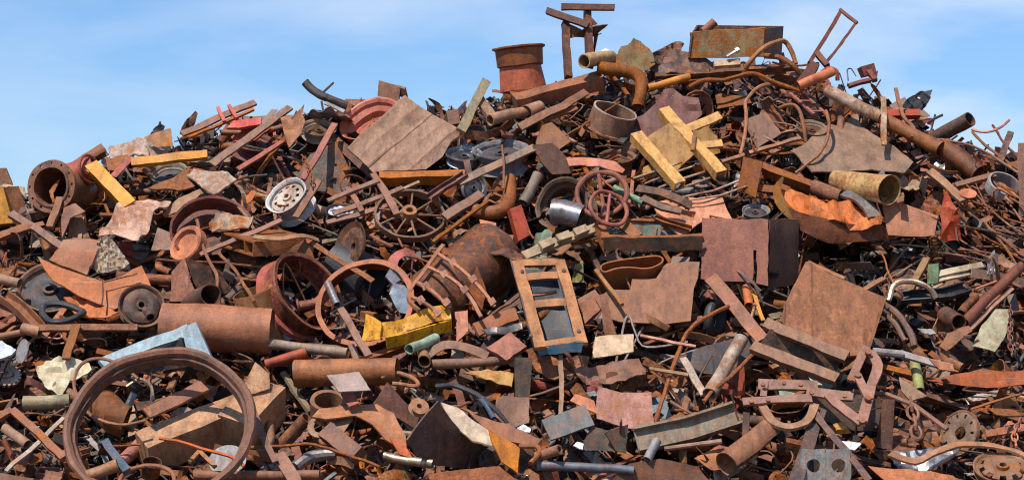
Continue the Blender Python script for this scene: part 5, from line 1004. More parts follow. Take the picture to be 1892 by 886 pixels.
# slotted rotor cage
t = thing('rotor_cage', 'curved cage of thin ribs with square tabs', 'cage', 820, 520, 'the rotor cage', .4)
put('side_rail', M().sweep([P(*p) for p in curve([(818, 452, .74), (785, 495, .76), (762, 530, .76), (758, 550, .76), (775, 570, .76)], 4)], PROF['flat'](.03, .03), nrm=normal(20, 0)), (0.40, .22, .16, .85), 'r', t)
for i, (a, b, c) in enumerate((((806, 468), (860, 500), (912, 565)), ((786, 490), (845, 520), (888, 585)), ((768, 518), (800, 536), (832, 566)), ((760, 545), (790, 560), (812, 582)))):
    pts = curve([(a[0], a[1], .74), (b[0], b[1], .86), (c[0], c[1], .74)], 5)
    rb = put('rib', M().sweep([P(*p) for p in pts], PROF['flat'](.03, .02), nrm=normal(30, 20)), (0.40, .22, .16, .85), 'r', t)
    for k_ in ((3, 6, 9) if i < 2 else (3, 8))[:3 if i == 0 else 2]:
        p = pts[k_]
        put('tab', plate([(p[0]-7, p[1]-1), (p[0]+4, p[1]-8), (p[0]+11, p[1]+1), (p[0], p[1]+10)], 32, 15, p[2] + .02, .01), (0.42, .25, .2, .8), 'r', t)
put('core', pip((915, 468), (785, 580), 66, .1, .1, wall=.08, seg=40), (0.085, .045, .035, .6), 'r', t)

# ribbed rust box, right
t = thing('ribbed_box', 'big ribbed rust box leaning on two channel feet', 'box', 1530, 610, 'the ribbed rust box', .6)
put('top_panel', plate([(1487, 487), (1560, 518), (1632, 546), (1618, 600), (1598, 655), (1560, 662), (1500, 630), (1440, 590)], 48, 12, .72, .02, 40, ribs=(4.0, .010, -14), crumple=.05, cscale=3), (0.46, .15, .07, .40), 'r', t)
put('top_lip', bar((1492, 484), (1560, 512), 7, 5, la=.78), 'orange', 'r', t)
put('side_panel', M().prism([P(1634, 548, .72), P(1600, 660, .72), P(1548, 698, .5), P(1590, 610, .2)], V((.015, .01, 0))), 'rust', 'r', t)
put('foot', bar((1412, 592), (1566, 656), 20, 12, la=.88, prof='C', tilt=30), (0.30, .15, .09, .7), 'r', t)
put('foot', bar((1390, 636), (1545, 696), 20, 16, la=.85, prof='C', tilt=30), (0.30, .15, .09, .7), 'r', t)
put('foot_shade_panel', plate([(1425, 605), (1560, 662), (1540, 700), (1400, 640)], 0, 0, .6, .02), (0.07, .055, .04, .6), 'r', t)  # dark sheet painted as the shade between the two feet

# great ring, lower left
t = thing('great_ring', 'great rusty ring wheel leaning over the lower slope', 'ring', 295, 790, 'the great ring', .95)
mm = rnd_m(295, 785, 178, 40, 0, 1.12, 0)
put('rim', M().lathe([(1.005, 0), (.985, .04), (.95, .045), (.915, .02), (.905, -.02), (.94, -.05), (.985, -.04)], 96).xf(mm), (0.21, .105, .08, .72), 'r', t)
put('inner_flange', M().lathe([(.93, -.03), (.88, -.04), (.865, -.13), (.89, -.14), (.905, -.06), (.94, -.05)], 96).xf(mm), (0.13, .07, .055, .7), 'r', t)

# blue frame
t = thing('steel_corner', 'chipped light blue steel frame corner above the great ring', 'frame', 300, 650, 'the blue frame', .6)
Bc = (0.29, .44, .48, .76)
put('beam', bar((188, 668), (350, 606), 24, 12, la=.78, tilt=35, yaw=-8), Bc, 'p', t)
put('leg', M().join(plate([(334, 602), (362, 594), (392, 668), (394, 686), (350, 676)], 18, -8, .80, .10)), Bc, 'p', t)
put('inner_shade_panel', plate([(215, 668), (334, 620), (350, 676), (300, 685), (240, 690)], 0, 0, .5, .02), (0.02, .025, .03, .7), 'p', t)  # near-black sheet added as the shade inside the frame corner

# rusted timber-like box beams
t = thing('box_beam', 'pair of rusted box beams with flaking golden tops inside the great ring', 'beam', 390, 780, 'the golden box beams', .6)
G_ = (0.52, .29, .13, .55)
put('beam', bar((262, 812), (455, 735), 52, 60, la=.62, tilt=58, yaw=0), G_, 'r', t)
put('beam', bar((432, 775), (496, 705), 66, 74, la=.66, tilt=55, yaw=0), G_, 'r', t)
put('torn_lip', plate([(448, 715), (472, 668), (496, 690), (499, 716), (460, 728)], 30, 10, .78, .02, 8, crumple=.06), G_, 'r', t)
S('flat_board', 'red brown board lying across the golden box beams', 'board', 'the red brown board', (320, 735), bar((272, 762), (378, 712), 24, 6, la=.85, tilt=40), 'brown')
S('bent_wire', 'looped wire hoop hanging inside the great ring', 'wire', 'the wire hoop', (200, 740), hose([(255, 700, .95), (200, 662, 1.0), (150, 672, 1.0), (136, 715, .95), (165, 765, .9), (215, 785, .9), (270, 775, .9)], 3, 6, 6), 'brown')
S('crushed_drum', 'brown crushed drum lying inside the great ring', 'drum', 'the inner drum', (205, 765), pip((232, 778), (190, 750), 30, .45, .3, wall=.06, bends=[(212, 770, .5)]), (0.16,.075,.045,.6))
S('round_bowl', 'dark round pot lying at the foot of the great ring', 'pot', 'the dark pot', (280, 855), pip((280, 852), (276, 875), 17, .8, .6, wall=.1), 'dark')
S('channel_plate', 'dark grey strip leaning inside the great ring', 'strip', None, (212, 840), bar((192, 812), (235, 868), 15, 6, la=.9), 'navy')
S('long_red_rod', 'thin red rod lying across the foot of the great ring', 'rod', None, (380, 822), hose([(295, 808, 1.0), (350, 820, 1.0), (425, 842, .95), (450, 860, .9)], 3.2, 3, 6), 'redorange')
S('spring_hook', 'pale hooked wire inside the great ring', 'hook', None, (265, 715), hose([(232, 714, .8), (258, 700, .85), (278, 712, .85), (284, 740, .8)], 3, 4, 6), 'pale', 'm')
S('clay_pipe', 'tan pipe with a fitting at the foot of the great ring', 'pipe', None, (190, 868), pip((218, 858), (160, 880), 12, .9, .8), 'tan')
S('grey_disc', 'grey round disc leaning by the golden box beams', 'disc', None, (415, 845), M().lathe([(0, 0), (1, 0), (1, -.1), (0, -.1)], 30).xf(rnd_m(420, 848, 36, 45, 0, .5)), 'grey')
S('triangle_stub', 'small brown triangle frame at the foot of the heap', 'frame', None, (375, 845), M().join(bar((350, 852), (368, 832), 7, 6, la=.75)).join(bar((368, 832), (398, 858), 7, 6, la=.75)), 'tan')
S('steel_ring', 'brown ring lying flat at the very foot of the heap', 'ring', None, (280, 885), torus(1, .09, 48).xf(rnd_m(272, 888, 50, 60, 0, .8)), 'mauve')
S('tube', 'pipe stub bent out of the round drum wheel', 'pipe', None, (275, 580), pip((279, 584), (268, 572), 7, .85, .7), 'dark')

# bolted linkage at right
t = thing('bolted_linkage', 'long linkage of bolted flat bars lying level', 'linkage', 1470, 725, 'the bolted linkage', .6)
MV = (0.30, .17, .135, .85)
for a, b, w, l in (((1402, 706), (1510, 712), 22, .7), ((1372, 740), (1500, 735), 15, .76), ((1490, 722), (1575, 732), 20, .72), ((1415, 700), (1412, 730), 12, .72)):
    put('link', bar(a, b, w, 5, la=l), MV, 'r', t)
for x, y in ((1412, 708), (1450, 708), (1480, 711), (1388, 741), (1420, 740), (1500, 726), (1560, 731)):
    put('bolt', M().lathe([(0, .5), (1, .5), (1, -.5), (0, -.5)], 8).xf(rnd_m(x, y, 4.5, 40, 0, .79)), 'brown', 'r', t)
put('hook', M().sweep([P(*p) for p in curve([(1408, 748, .7), (1425, 775, .75), (1460, 785, .75), (1492, 772, .72), (1505, 745, .7)], 4)], PROF['flat'](.07, .03), nrm=normal(40, 0)), 'tan', 'r', t)
t = thing('scissor_linkage', 'folded scissor linkage with pinned arms beside the ribbed box', 'linkage', 1590, 710, 'the scissor linkage', .8)
for pts, w in (([(1608, 648, .85), (1622, 672, .88), (1612, 710, .88), (1592, 775, .85)], .085), ([(1528, 728, .8), (1556, 752, .82), (1592, 778, .84)], .075), ([(1584, 690, .9), (1606, 736, .9)], .07), ([(1602, 640, .88), (1572, 700, .85)], .07)):
    put('arm', M().sweep([P(*p) for p in curve(pts, 3)], PROF['flat'](w, .03), nrm=normal(35, 0)), MV, 'r', t)
for x, y in ((1606, 650), (1592, 776), (1584, 692), (1604, 735), (1570, 700)):
    put('pin', M().lathe([(0, .6), (1, .6), (1, -.6), (0, -.6)], 10).xf(rnd_m(x, y, 6, 40, 0, .92)), 'brown', 'r', t)

# engine casting with holes
t = thing('engine_casting', 'pale grey casting plate with two round holes at the heap foot', 'casting', 1525, 860, 'the holed casting', .6)
f = Fr(1520, 862, 12, 8, .6); s = f.s
put('face_plate', M().join(square_hole(1.0, 1.35, .55, .25), rnd_m(1503, 858, 23, 12, 8, .64)).join(square_hole(1.0, 1.35, .55, .25), rnd_m(1549, 858, 23, 12, 8, .64)), (0.27, .27, .25, .6), 'r', t)
put('body', plate([(1484, 840), (1564, 840), (1566, 896), (1484, 896)], 12, 8, .42, .2), (0.05, .045, .04, .8), 'p', t)  # coloured near black so the holes look shaded inside

# half flywheel and chain
t = thing('clutch_disc', 'brown half buried disc with a ring of slots', 'disc', 1780, 790, 'the slotted disc', .45)
mm = rnd_m(1772, 800, 44, 18, -52, .42)
put('disc', M().disc(.3, 1, 0, .1, 40, lambda i, k: k == 2 and i % 4 == 0, 4, dome=.08).xf(mm), (0.25, .17, .125, .7), 'r', t)
put('rim', M().lathe([(1.0, .05), (1.0, -.12), (.92, -.12), (.92, .05)], 48).xf(mm), 'brown', 'r', t)
def chain(pts, r, k, label, name='chain'):
    c = curve(pts, 8); w = [P(*p) for p in c]; m = M(); tot = sum((b - a).length for a, b in zip(w, w[1:])); step = r * 2.6; n = int(tot / step); acc = 0; idx = 0
    pos = []
    for i in range(n):
        d = i * step; a = 0
        for p, q_ in zip(w, w[1:]):
            l = (q_ - p).length
            if a + l >= d: pos.append((p.lerp(q_, (d - a) / l), (q_ - p).normalized())); break
            a += l
    for i, (p, tg) in enumerate(pos):
        sdv = tg.cross(V((0, -1, .3))).normalized() if i % 2 else tg.cross(V((1, 0, .2))).normalized()
        loop = [p + tg * (r * 1.9 * cos(2*pi*j/10)) + sdv * (r * sin(2*pi*j/10)) for j in range(10)]
        m.sweep(loop, [(r*.28*cos(2*pi*j/5), r*.28*sin(2*pi*j/5)) for j in range(5)], nrm=tg.cross(sdv), closed=True)
    S(name, label, 'chain', None, (pts[0][0], pts[0][1]), m, k)
chain([(1686, 745, .75), (1692, 780, .75), (1694, 822, .7)], .045, 'mauve', 'heavy link chain hanging under the long side rod')
chain([(1868, 570, .6), (1866, 620, .6), (1872, 665, .55)], .022, 'brown', 'small link chain hanging at the heap side')
chain([(1885, 780, .6), (1876, 805, .6), (1880, 830, .55)], .025, 'salmon', 'short chain lying near the bottom brake disc')
chain([(1392, 250, .6), (1388, 275, .6)], .02, 'brown', 'tiny chain piece hanging by the small mauve plate')
chain([(560, 290, .6), (575, 320, .6), (572, 345, .6)], .018, 'brown', 'thin rusty chain hanging on the bar with wire')
# ---------------------------------------------------------------- smaller scrap, every piece an object of its own
from mathutils.bvhtree import BVHTree
def hero_tree():
    vs, fs = [], []
    for o in SC.objects:
        if o.type != 'MESH' or o.name.startswith(('packed', 'ground')): continue
        off = o.location + (o.parent.location if o.parent else V((0, 0, 0))); n = len(vs)
        vs += [v.co + off for v in o.data.vertices]; fs += [[i + n for i in p.vertices] for p in o.data.polygons]
    return BVHTree.FromPolygons(vs, fs)
HT = hero_tree()
def rr(a, b): return R.uniform(a, b)
def bent(L_, wob, n=5):
    a = [V((-L_/2 + L_*i/n, 0, 0)) for i in range(n + 1)]
    if wob:
        k1, k2, ph = rr(-wob, wob), rr(-wob, wob), rr(0, 6)
        for i, p in enumerate(a):
            t = i / n; p.y = L_ * k1 * sin(pi * t + ph * .2) + L_ * .3 * k2 * sin(2*pi*t + ph); p.z = L_ * rr(-.6, .6) * wob * .3 + L_ * k2 * .4 * sin(pi * t)
    return a
def quad(w, h, j=.2):
    p = [(-w/2, -h/2), (w/2, -h/2), (w/2, h/2), (-w/2, h/2)]
    if R.random() < .6: p.insert(2, (w/2 * rr(.9, 1.25), rr(-.2, .2) * h))
    if R.random() < .5: p.append((-w/2 * rr(.8, 1.2), rr(-.2, .2) * h))
    if R.random() < .3: p.pop(0)
    return [(x + rr(-j, j) * w * .5, y + rr(-j, j) * h * .5) for x, y in p]
def g_flat(): return M().sweep(bent(rr(.25, .75), rr(0, .1)), PROF['flat'](rr(.03, .075), rr(.008, .025)))
def g_strap():
    L_ = rr(.3, .8); pts = [V(p) for p in [(-L_/2, 0, 0)]]; a = rr(-.6, .6); p = V((-L_/2, 0, 0)); k = rr(-.5, .5)
    for i in range(9): a += k + rr(-.25, .25); p = p + V((cos(a), sin(a) * .35, sin(a))) * L_ / 9; pts.append(p)
    return M().sweep(pts, PROF['flat'](rr(.03, .08), .007))
def g_angle(): return M().sweep(bent(rr(.3, .85), rr(0, .04), 3), PROF['L'](rr(.05, .09), rr(.05, .09)))
def g_chan(): return M().sweep(bent(rr(.3, .8), rr(0, .03), 3), PROF[R.choice('CUI')](rr(.07, .14), rr(.04, .08)))
def g_pipe(): return M().pipe(bent(rr(.25, .8), rr(0, .04) if R.random() < .6 else rr(.05, .16), 7), rr(.022, .06), rr(.12, .25), 16)
def g_rod(): return M().tube(bent(rr(.4, 1.1), rr(.0, .14), 8), rr(.006, .014), 6)
def g_wire():
    c = curve([(rr(-.4, .4), rr(-.3, .3), rr(-.1, .1)) for _ in range(R.randint(4, 6))], 6)
    return M().tube(c, rr(.005, .011), 5)
def g_plate(): 
    w = rr(.14, .36); return sheet2d(quad(w, w * rr(.45, 1)), rr(.008, .02), res=8, crumple=rr(0, .03), bend=(lambda k: (lambda x, y: k * x * x))(rr(-1, 1)) if R.random() < .4 else None, jag=rr(0, .03), folded=True)
def g_sheet():
    w = rr(.2, .46); return sheet2d(quad(w, w * rr(.35, .8), .35), .008, res=12, crumple=rr(.08, .24), cscale=rr(2.5, 6), jag=rr(.01, .06))
def g_ribbed():
    w = rr(.2, .4); return sheet2d(quad(w, w * rr(.4, .8), .15), .009, res=22, ribs=(rr(4, 9), rr(.006, .012), R.choice((0, 90))), crumple=rr(.02, .1))
def g_rim():
    w = rr(.3, .9); m = M().lathe([(1, 0), (1, -.04), (.92, -.08), (.88, -.3*w), (.8, -.4*w), (.78, -.8*w), (.95, -w), (.9, -w), (.75, -.8*w), (.77, -.4*w), (.86, -.25*w), (.93, -.03)], 40)
    h = R.choice([None, lambda i, k: k == 2 and i % 5 < 2, lambda i, k: k == 1 and i % 8 < 3])
    m.join(M().disc(.18, .8, -.45 * w, .05, 40, h, 3, dome=rr(-.1, .15))); return m.xf(Matrix.Scale(rr(.13, .2), 4))
def g_hoop():
    h = rr(.1, .5); m = M().lathe([(1, 0), (1, -h), (.95, -h), (.95, 0)], 44, 0, R.choice((2*pi, 4.5, 3.2, 3.6))); e = Matrix.Diagonal((1, rr(.6, 1), 1, 1))
    return m.xf(e @ Matrix.Scale(rr(.08, .25), 4))
def g_disc():
    n = R.choice((4, 5, 8)); m = M().disc(rr(.15, .4), 1, 0, rr(.06, .14), 40, lambda i, k: k == 1 and i % n == 0, 3, dome=rr(0, .2))
    if R.random() < .6: m.join(M().lathe([(.4, .25), (.4, 0), (.3, 0), (.3, .25)], 30))
    return m.xf(Matrix.Scale(rr(.07, .16), 4))
def g_gear():
    n = R.randint(14, 24); p = []
    for i in range(n):
        for a, r in ((0, .86), (.3, .86), (.42, 1), (.78, 1)): p.append((r * cos(2*pi*(i + a)/n), r * sin(2*pi*(i + a)/n)))
    m = M().prism([V((x, y, .08)) for x, y in p], V((0, 0, -.2))); m.join(M().lathe([(.4, .2), (.4, -.25), (.2, -.25), (.2, .2)], 24))
    return m.xf(Matrix.Scale(rr(.07, .13), 4))
def g_bracket():
    a, b, w, t = rr(.08, .2), rr(.06, .16), rr(.04, .1), rr(.008, .014); m = M().disc(.25, 1, 0, .25, 20, None, 1).xf(Matrix.Translation((a, 0, 0)) @ Matrix.Scale(w/2, 4))
    m.box((a/2 - w*.25, 0, -t/2), V((a/2 - w*.2, 0, 0)), V((0, w/2, 0)), V((0, 0, t/2)))
    m.box((0, 0, b/2), V((t/2, 0, 0)), V((0, w/2, 0)), V((0, 0, b/2)))
    if R.random() < .6: m.prism([V((0, w*.1, 0)), V((a*.6, w*.1, 0)), V((0, w*.1, b*.8))], V((0, t, 0)))
    return m
def g_box():
    a, b, c = rr(.07, .16), rr(.05, .11), rr(.04, .09); t = .008; m = M(); X, Y_, Z = V((1,0,0)), V((0,1,0)), V((0,0,1))
    for sx in (-1, 1): m.box((sx*(a - t), 0, 0), X*t, Y_*b, Z*c); m.box((0, sx*(b - t), 0), X*(a - 2*t - .001), Y_*t, Z*(c-.001))
    m.box((0, 0, -c + t), X*(a - 2*t - .001), Y_*(b - 2*t - .001), Z*t)
    off = V((rr(0, 9), 0, 0)); m.v = [v + noise.noise_vector(v * 6 + off) * .03 for v in m.v]; return m
def g_block():
    a, b, c = rr(.06, .16), rr(.03, .07), rr(.02, .05); m = M().box((0, 0, 0), V((a, 0, 0)), V((0, b, 0)), V((0, 0, c)))
    m.box((a * rr(-.5, .5), 0, c + .02), V((a * rr(.15, .4), 0, 0)), V((0, b * .7, 0)), V((0, 0, .019)))
    m.join(M().lathe([(.9, .5), (.9, -.5), (.55, -.5), (.55, .5)], 20).xf(Matrix.Translation((a + .02, 0, 0)) @ Matrix.Rotation(pi/2, 4, 'Y') @ Matrix.Scale(b * .7, 4)))
    return m
def g_shred():
    n = 7; L_ = rr(.12, .34); w = rr(.014, .045); p = V((-L_/2, 0, 0)); a, k, tw = rr(-.8, .8), rr(-.6, .6), rr(-.5, .5); m = M(); th = 0
    for i in range(n + 1):
        a += k * rr(.3, 1.4); th += tw; dr = V((cos(a), sin(a) * .5, sin(a))) ; sdv = V((0, cos(th), sin(th))); q = w * rr(.5, 1.2) * (.35 if i in (0, n) else 1)
        up = V((0, -sin(th), cos(th))) * .003
        m.v += [p - sdv*q - up, p + sdv*q - up, p + sdv*q + up, p - sdv*q + up]; p = p + dr * L_ / n
    for i in range(n):
        o = i * 4; m.f += [[o + j, o + (j + 1) % 4, o + 4 + (j + 1) % 4, o + 4 + j] for j in range(4)]
    m.f += [[3, 2, 1, 0], [4*n, 4*n + 1, 4*n + 2, 4*n + 3]]; return m
def g_chip():
    w = rr(.07, .17); return sheet2d(quad(w, w * rr(.4, 1), .5), .007, res=6, crumple=rr(.05, .3), cscale=rr(2, 4), jag=rr(.02, .08))
def g_elbow():
    L_ = rr(.1, .25); a = rr(.6, 1.6); p = [V((-L_, 0, 0)), V((-L_*.4, 0, 0))] + [V((-L_*.4 + L_*.5*sin(a*k/5), L_*.5*(1 - cos(a*k/5)), 0)) for k in range(1, 6)]
    p.append(p[-1] + V((cos(a), sin(a), 0)) * L_ * rr(.4, 1)); r = rr(.025, .05); m = M().pipe(p, r, .2, 16)
    m.join(M().lathe([(1.5, .2), (1.5, -.2), (.95, -.2), (.95, .2)], 20).xf(Matrix.Translation(p[0]) @ Matrix.Rotation(pi/2, 4, 'Y') @ Matrix.Scale(r, 4))); return m
def g_spring():
    r, n = rr(.03, .05), R.randint(5, 8); p = [V((-.15 + .3*i/(n*12), r*cos(2*pi*i/12), r*sin(2*pi*i/12))) for i in range(n*12)]
    return M().tube(p, rr(.006, .01), 5)
def g_can(): 
    m = M().lathe([(1, 0), (1, -2.2), (0, -2.2), (0, -2.14), (.95, -2.14), (.95, 0)], 24); off = V((rr(0, 9), 0, 0)); m.v = [v + noise.noise_vector(v * 1.1 + off) * .25 for v in m.v]
    return m.xf(Matrix.Scale(rr(.04, .075), 4))
def g_bolt():
    L_ = rr(.06, .16); m = M().tube([V((-L_, 0, 0)), V((L_, 0, 0))], .012, 8); m.join(M().tube([V((L_, 0, 0)), V((L_ + .02, 0, 0))], .026, 6)); return m
def g_comb():
    L_ = rr(.2, .4); m = M().box((0, 0, 0), V((L_, 0, 0)), V((0, .018, 0)), V((0, 0, .01))); n = R.randint(4, 8)
    for i in range(n): x = -L_ + 2*L_*(i + .5)/n; m.box((x, .08, 0), V((.012, 0, 0)), V((0, .062, 0)), V((0, 0, .006)))
    if R.random() < .5: m.box((0, .16, 0), V((L_, 0, 0)), V((0, .016, 0)), V((0, 0, .01)))
    return m
def g_timber(): 
    m = M().sweep(bent(rr(.25, .6), .02, 4), PROF['flat'](rr(.04, .08), rr(.02, .045))); return m

B5 = [('brown', 5), ('mauve', 6), ('rust', 5), ('dark', 5.5), ('tan', 2.5), ('orange', 2.3), ('maroon', 2), ('red', 1.8), ('salmon', 1.0), ('grey', 2.2), ('black', 2.6), ('pale', 1.5), ('bone', .9), ('taupe', 2)]
BP = B5 + [('salmon', .8), ('yellow', .35), ('cream', .5), ('blue', .22), ('teal', .4), ('olive', .4), ('pink', .4), ('sage', .2), ('white', .15), ('redorange', .4)]
BG = [('grey', 2), ('dark', 3), ('brown', 3), ('black', 2), ('maroon', 1.5), ('mauve', 2), ('pale', .5), ('rust', 1.5), ('white', .12), ('red', .8)]
# name, builder, variants, count, palette, (lift lo, hi), noun, category, material, size class radius
KINDS = [
 ('flat_bar', g_flat, 26, 290, B5, (-.25, .38), ('flat bar', 'bar'), 'r', 0),
 ('steel_strap', g_strap, 28, 260, B5, (-.25, .42), ('curled strap', 'strap'), 'r', 0),
 ('angle_bar', g_angle, 16, 170, B5, (-.3, .34), ('angle bar', 'angle'), 'r', 0),
 ('channel_bar', g_chan, 16, 150, B5, (-.35, .28), ('channel bar', 'channel'), 'r', 0),
 ('scrap_pipe', g_pipe, 26, 230, B5, (-.3, .36), ('pipe', 'pipe'), 'r', 0),
 ('steel_rod', g_rod, 24, 190, B5, (-.1, .46), ('thin rod', 'rod'), 'r', 0),
 ('bent_wire', g_wire, 20, 170, B5, (-.05, .46), ('bent wire', 'wire'), 'r', 0),
 ('torn_plate', g_plate, 30, 290, BP, (-.35, .26), ('torn plate', 'plate'), 'r', 1),
 ('crumpled_sheet', g_sheet, 34, 290, BP, (-.35, .26), ('crumpled sheet', 'sheet'), 'r', 1),
 ('ribbed_sheet', g_ribbed, 10, 60, BP, (-.35, .2), ('ribbed sheet', 'sheet'), 'r', 1),
 ('wheel_rim', g_rim, 14, 130, BG, (-.3, .15), ('wheel rim', 'wheel'), 'r', 1),
 ('metal_hoop', g_hoop, 18, 210, B5, (-.25, .3), ('curved hoop', 'hoop'), 'r', 1),
 ('brake_disc', g_disc, 12, 80, BG, (-.25, .25), ('drilled disc', 'disc'), 'r', 1),
 ('metal_shred', g_shred, 40, 900, B5, (-.2, .42), ('twisted shred', 'shred'), 'r', 0),
 ('metal_offcut', g_chip, 36, 700, BP, (-.2, .4), ('torn offcut', 'offcut'), 'r', 0),
 ('gear', g_gear, 5, 30, BG, (-.2, .25), ('toothed gear', 'gear'), 'r', 1),
 ('bracket', g_bracket, 16, 190, BP, (-.15, .36), ('bracket', 'bracket'), 'r', 0),
 ('open_box', g_box, 10, 80, BP, (-.25, .2), ('bent open box', 'box'), 'r', 1),
 ('machine_block', g_block, 10, 80, BP, (-.2, .3), ('machine block', 'block'), 'r', 0),
 ('elbow_pipe', g_elbow, 12, 90, B5, (-.15, .35), ('elbow pipe', 'pipe'), 'r', 0),
 ('coil_spring', g_spring, 5, 28, BG, (-.05, .35), ('coil spring', 'spring'), 'r', 0),
 ('crushed_can', g_can, 8, 50, BP, (-.1, .35), ('crushed can', 'can'), 'r', 0),
 ('long_bolt', g_bolt, 6, 80, B5, (0, .42), ('bolt', 'bolt'), 'r', 0),
 ('grate_strip', g_comb, 8, 50, B5, (-.15, .35), ('toothed grate strip', 'grate'), 'r', 0),
 ('wood_offcut', g_timber, 6, 40, [('tan', 2), ('pale', 2), ('bone', 2)], (-.1, .35), ('wood offcut', 'wood'), 'w', 0),
]
CW = {'brown': 'brown', 'mauve': 'dusty brown', 'rust': 'rust orange', 'dark': 'dark brown', 'tan': 'tan', 'orange': 'bright orange', 'maroon': 'maroon', 'red': 'red', 'salmon': 'salmon', 'grey': 'grey', 'black': 'black',
      'pale': 'pale grey', 'bone': 'bone coloured', 'taupe': 'taupe', 'yellow': 'yellow', 'cream': 'cream', 'blue': 'light blue', 'teal': 'teal', 'olive': 'olive', 'pink': 'pink', 'sage': 'sage green', 'white': 'white', 'redorange': 'red orange'}
def proj(w): return (946 + w.x / w.y * FPX, 443 - (w.z - CAMZ) / w.y * FPX)
SMALL = []
def place(name, me, m, px, py, lift, tilt, yaw, roll, sc, kname, info):
    f = Fr(px, py, tilt, yaw, lift, roll); mt = f.mat(sc)
    vs = me_pts[me.name]
    for tr in range(4):
        ws = [mt @ v for v in vs]; bad = 0
        for w in ws:
            d = w - CAM; L_ = d.length; h = HT.ray_cast(CAM, d / L_, L_ * 1.3)
            if h[0] is not None and h[3] > L_ + .01: bad += 1
        if bad <= len(ws) * (.45 if name in ('metal_shred', 'steel_rod', 'bent_wire') and R.random() < .4 else .17): break
        lift -= .28; f = Fr(px, py, tilt, yaw, lift, roll); mt = f.mat(sc)
        if lift < -1.1: return None
    else: return None
    # nothing pokes far out over the skyline
    for w in ws:
        x, y = proj(w)
        if y < ridge(x) - info[3]: return None
    o = bpy.data.objects.new(name, me); COL.objects.link(o); o.matrix_world = mt
    c = tuned(K[kname]); j = rr(.62, 1.3); hj = rr(-.04, .04)
    o.color = (c[0]*j*(1 + hj), c[1]*j, c[2]*j*(1 - hj), min(.95, max(.18, c[3] + rr(-.3, .12))))
    o['category'] = info[1]; o['group'] = info[2]; o['kind'] = 'thing'
    SMALL.append((o, info[0], kname, ws)); return o
me_pts = {}
for (name, fn, nv, cnt, pal, (l0, l1), (noun, cat), mt_, big) in KINDS:
    meshes = []
    for i in range(nv):
        R.seed(name + ' shape ' + str(i)); m = fn(); off = V((rr(0, 99), 0, 0)); m.v = [warp(v + off) - off for v in m.v] if name not in ('gear',) else m.v; me = m.mesh(name); me.materials.append(MATS[mt_]); meshes.append(me)
        st = max(1, len(m.v) // 11); me_pts[me.name] = sorted(m.v, key=lambda v: (round(v.x, 4), round(v.y, 4), round(v.z, 4)))[::st]
    mets = [me.copy() for me in meshes]
    for a in mets: a.materials[0] = METAL; me_pts[a.name] = me_pts[[k for k in me_pts if k == meshes[mets.index(a)].name][0]]
    names, ws_ = zip(*pal)
    for i in range(cnt):
        R.seed(name + ' place ' + str(i))
        for _ in range(30):
            px, py = rr(-130, 2030), rr(110, 960)
            if py > ridge(px) + (4 if not big else 14): break
        lift = rr(l0, l1) - .5 * hollow(px, py); kn = R.choices(names, ws_)[0]
        if py > 880 or px < 0 or px > 1892: 
            if R.random() < .3: continue
        metal = kn in ('grey', 'black', 'pale', 'white') and R.random() < .6 and mt_ == 'r'
        vi = R.randrange(nv); me = (mets if metal else meshes)[vi]
        tilt, yaw, roll = 50 + R.gauss(0, 24), R.gauss(0, 28), (R.gauss(0, 38) if R.random() < .65 else rr(0, 180)) + (180 if R.random() < .5 else 0)
        if name == 'grate_strip' or big: roll = rr(0, 360)
        if name in ('steel_rod', 'flat_bar', 'angle_bar') and R.random() < .12: tilt = rr(0, 20)
        over = 26 if name in ('steel_rod', 'flat_bar', 'angle_bar', 'scrap_pipe', 'steel_strap') else 12
        place(name, me, None, px, py, lift, tilt, yaw, roll, rr(.72, 1.22), kn, (noun, cat, {'bar': 'loose flat bars'}.get(cat, 'loose ' + noun + 's') + ' in the heap', over))
# a tangle of thin rods on the right shoulder
mr = []
for i in range(10):
    R.seed('tangle shape ' + str(i))
    m = M().tube(bent(rr(.35, .7), .05, 5), rr(.007, .012), 6); me = m.mesh('steel_rod'); me.materials.append(RUST); me_pts[me.name] = m.v[::max(1, len(m.v)//9)]; mr.append(me)
for i in range(40):
    R.seed('tangle ' + str(i))
    place('steel_rod', R.choice(mr), None, rr(1765, 1900), rr(330, 480), rr(.1, .45), 45, 0, R.gauss(-38, 24), rr(.8, 1.1), R.choice(('brown', 'mauve', 'dark', 'brown', 'tan')), ('thin rod', 'rod', 'loose rods in the tangle of the right shoulder', 20))

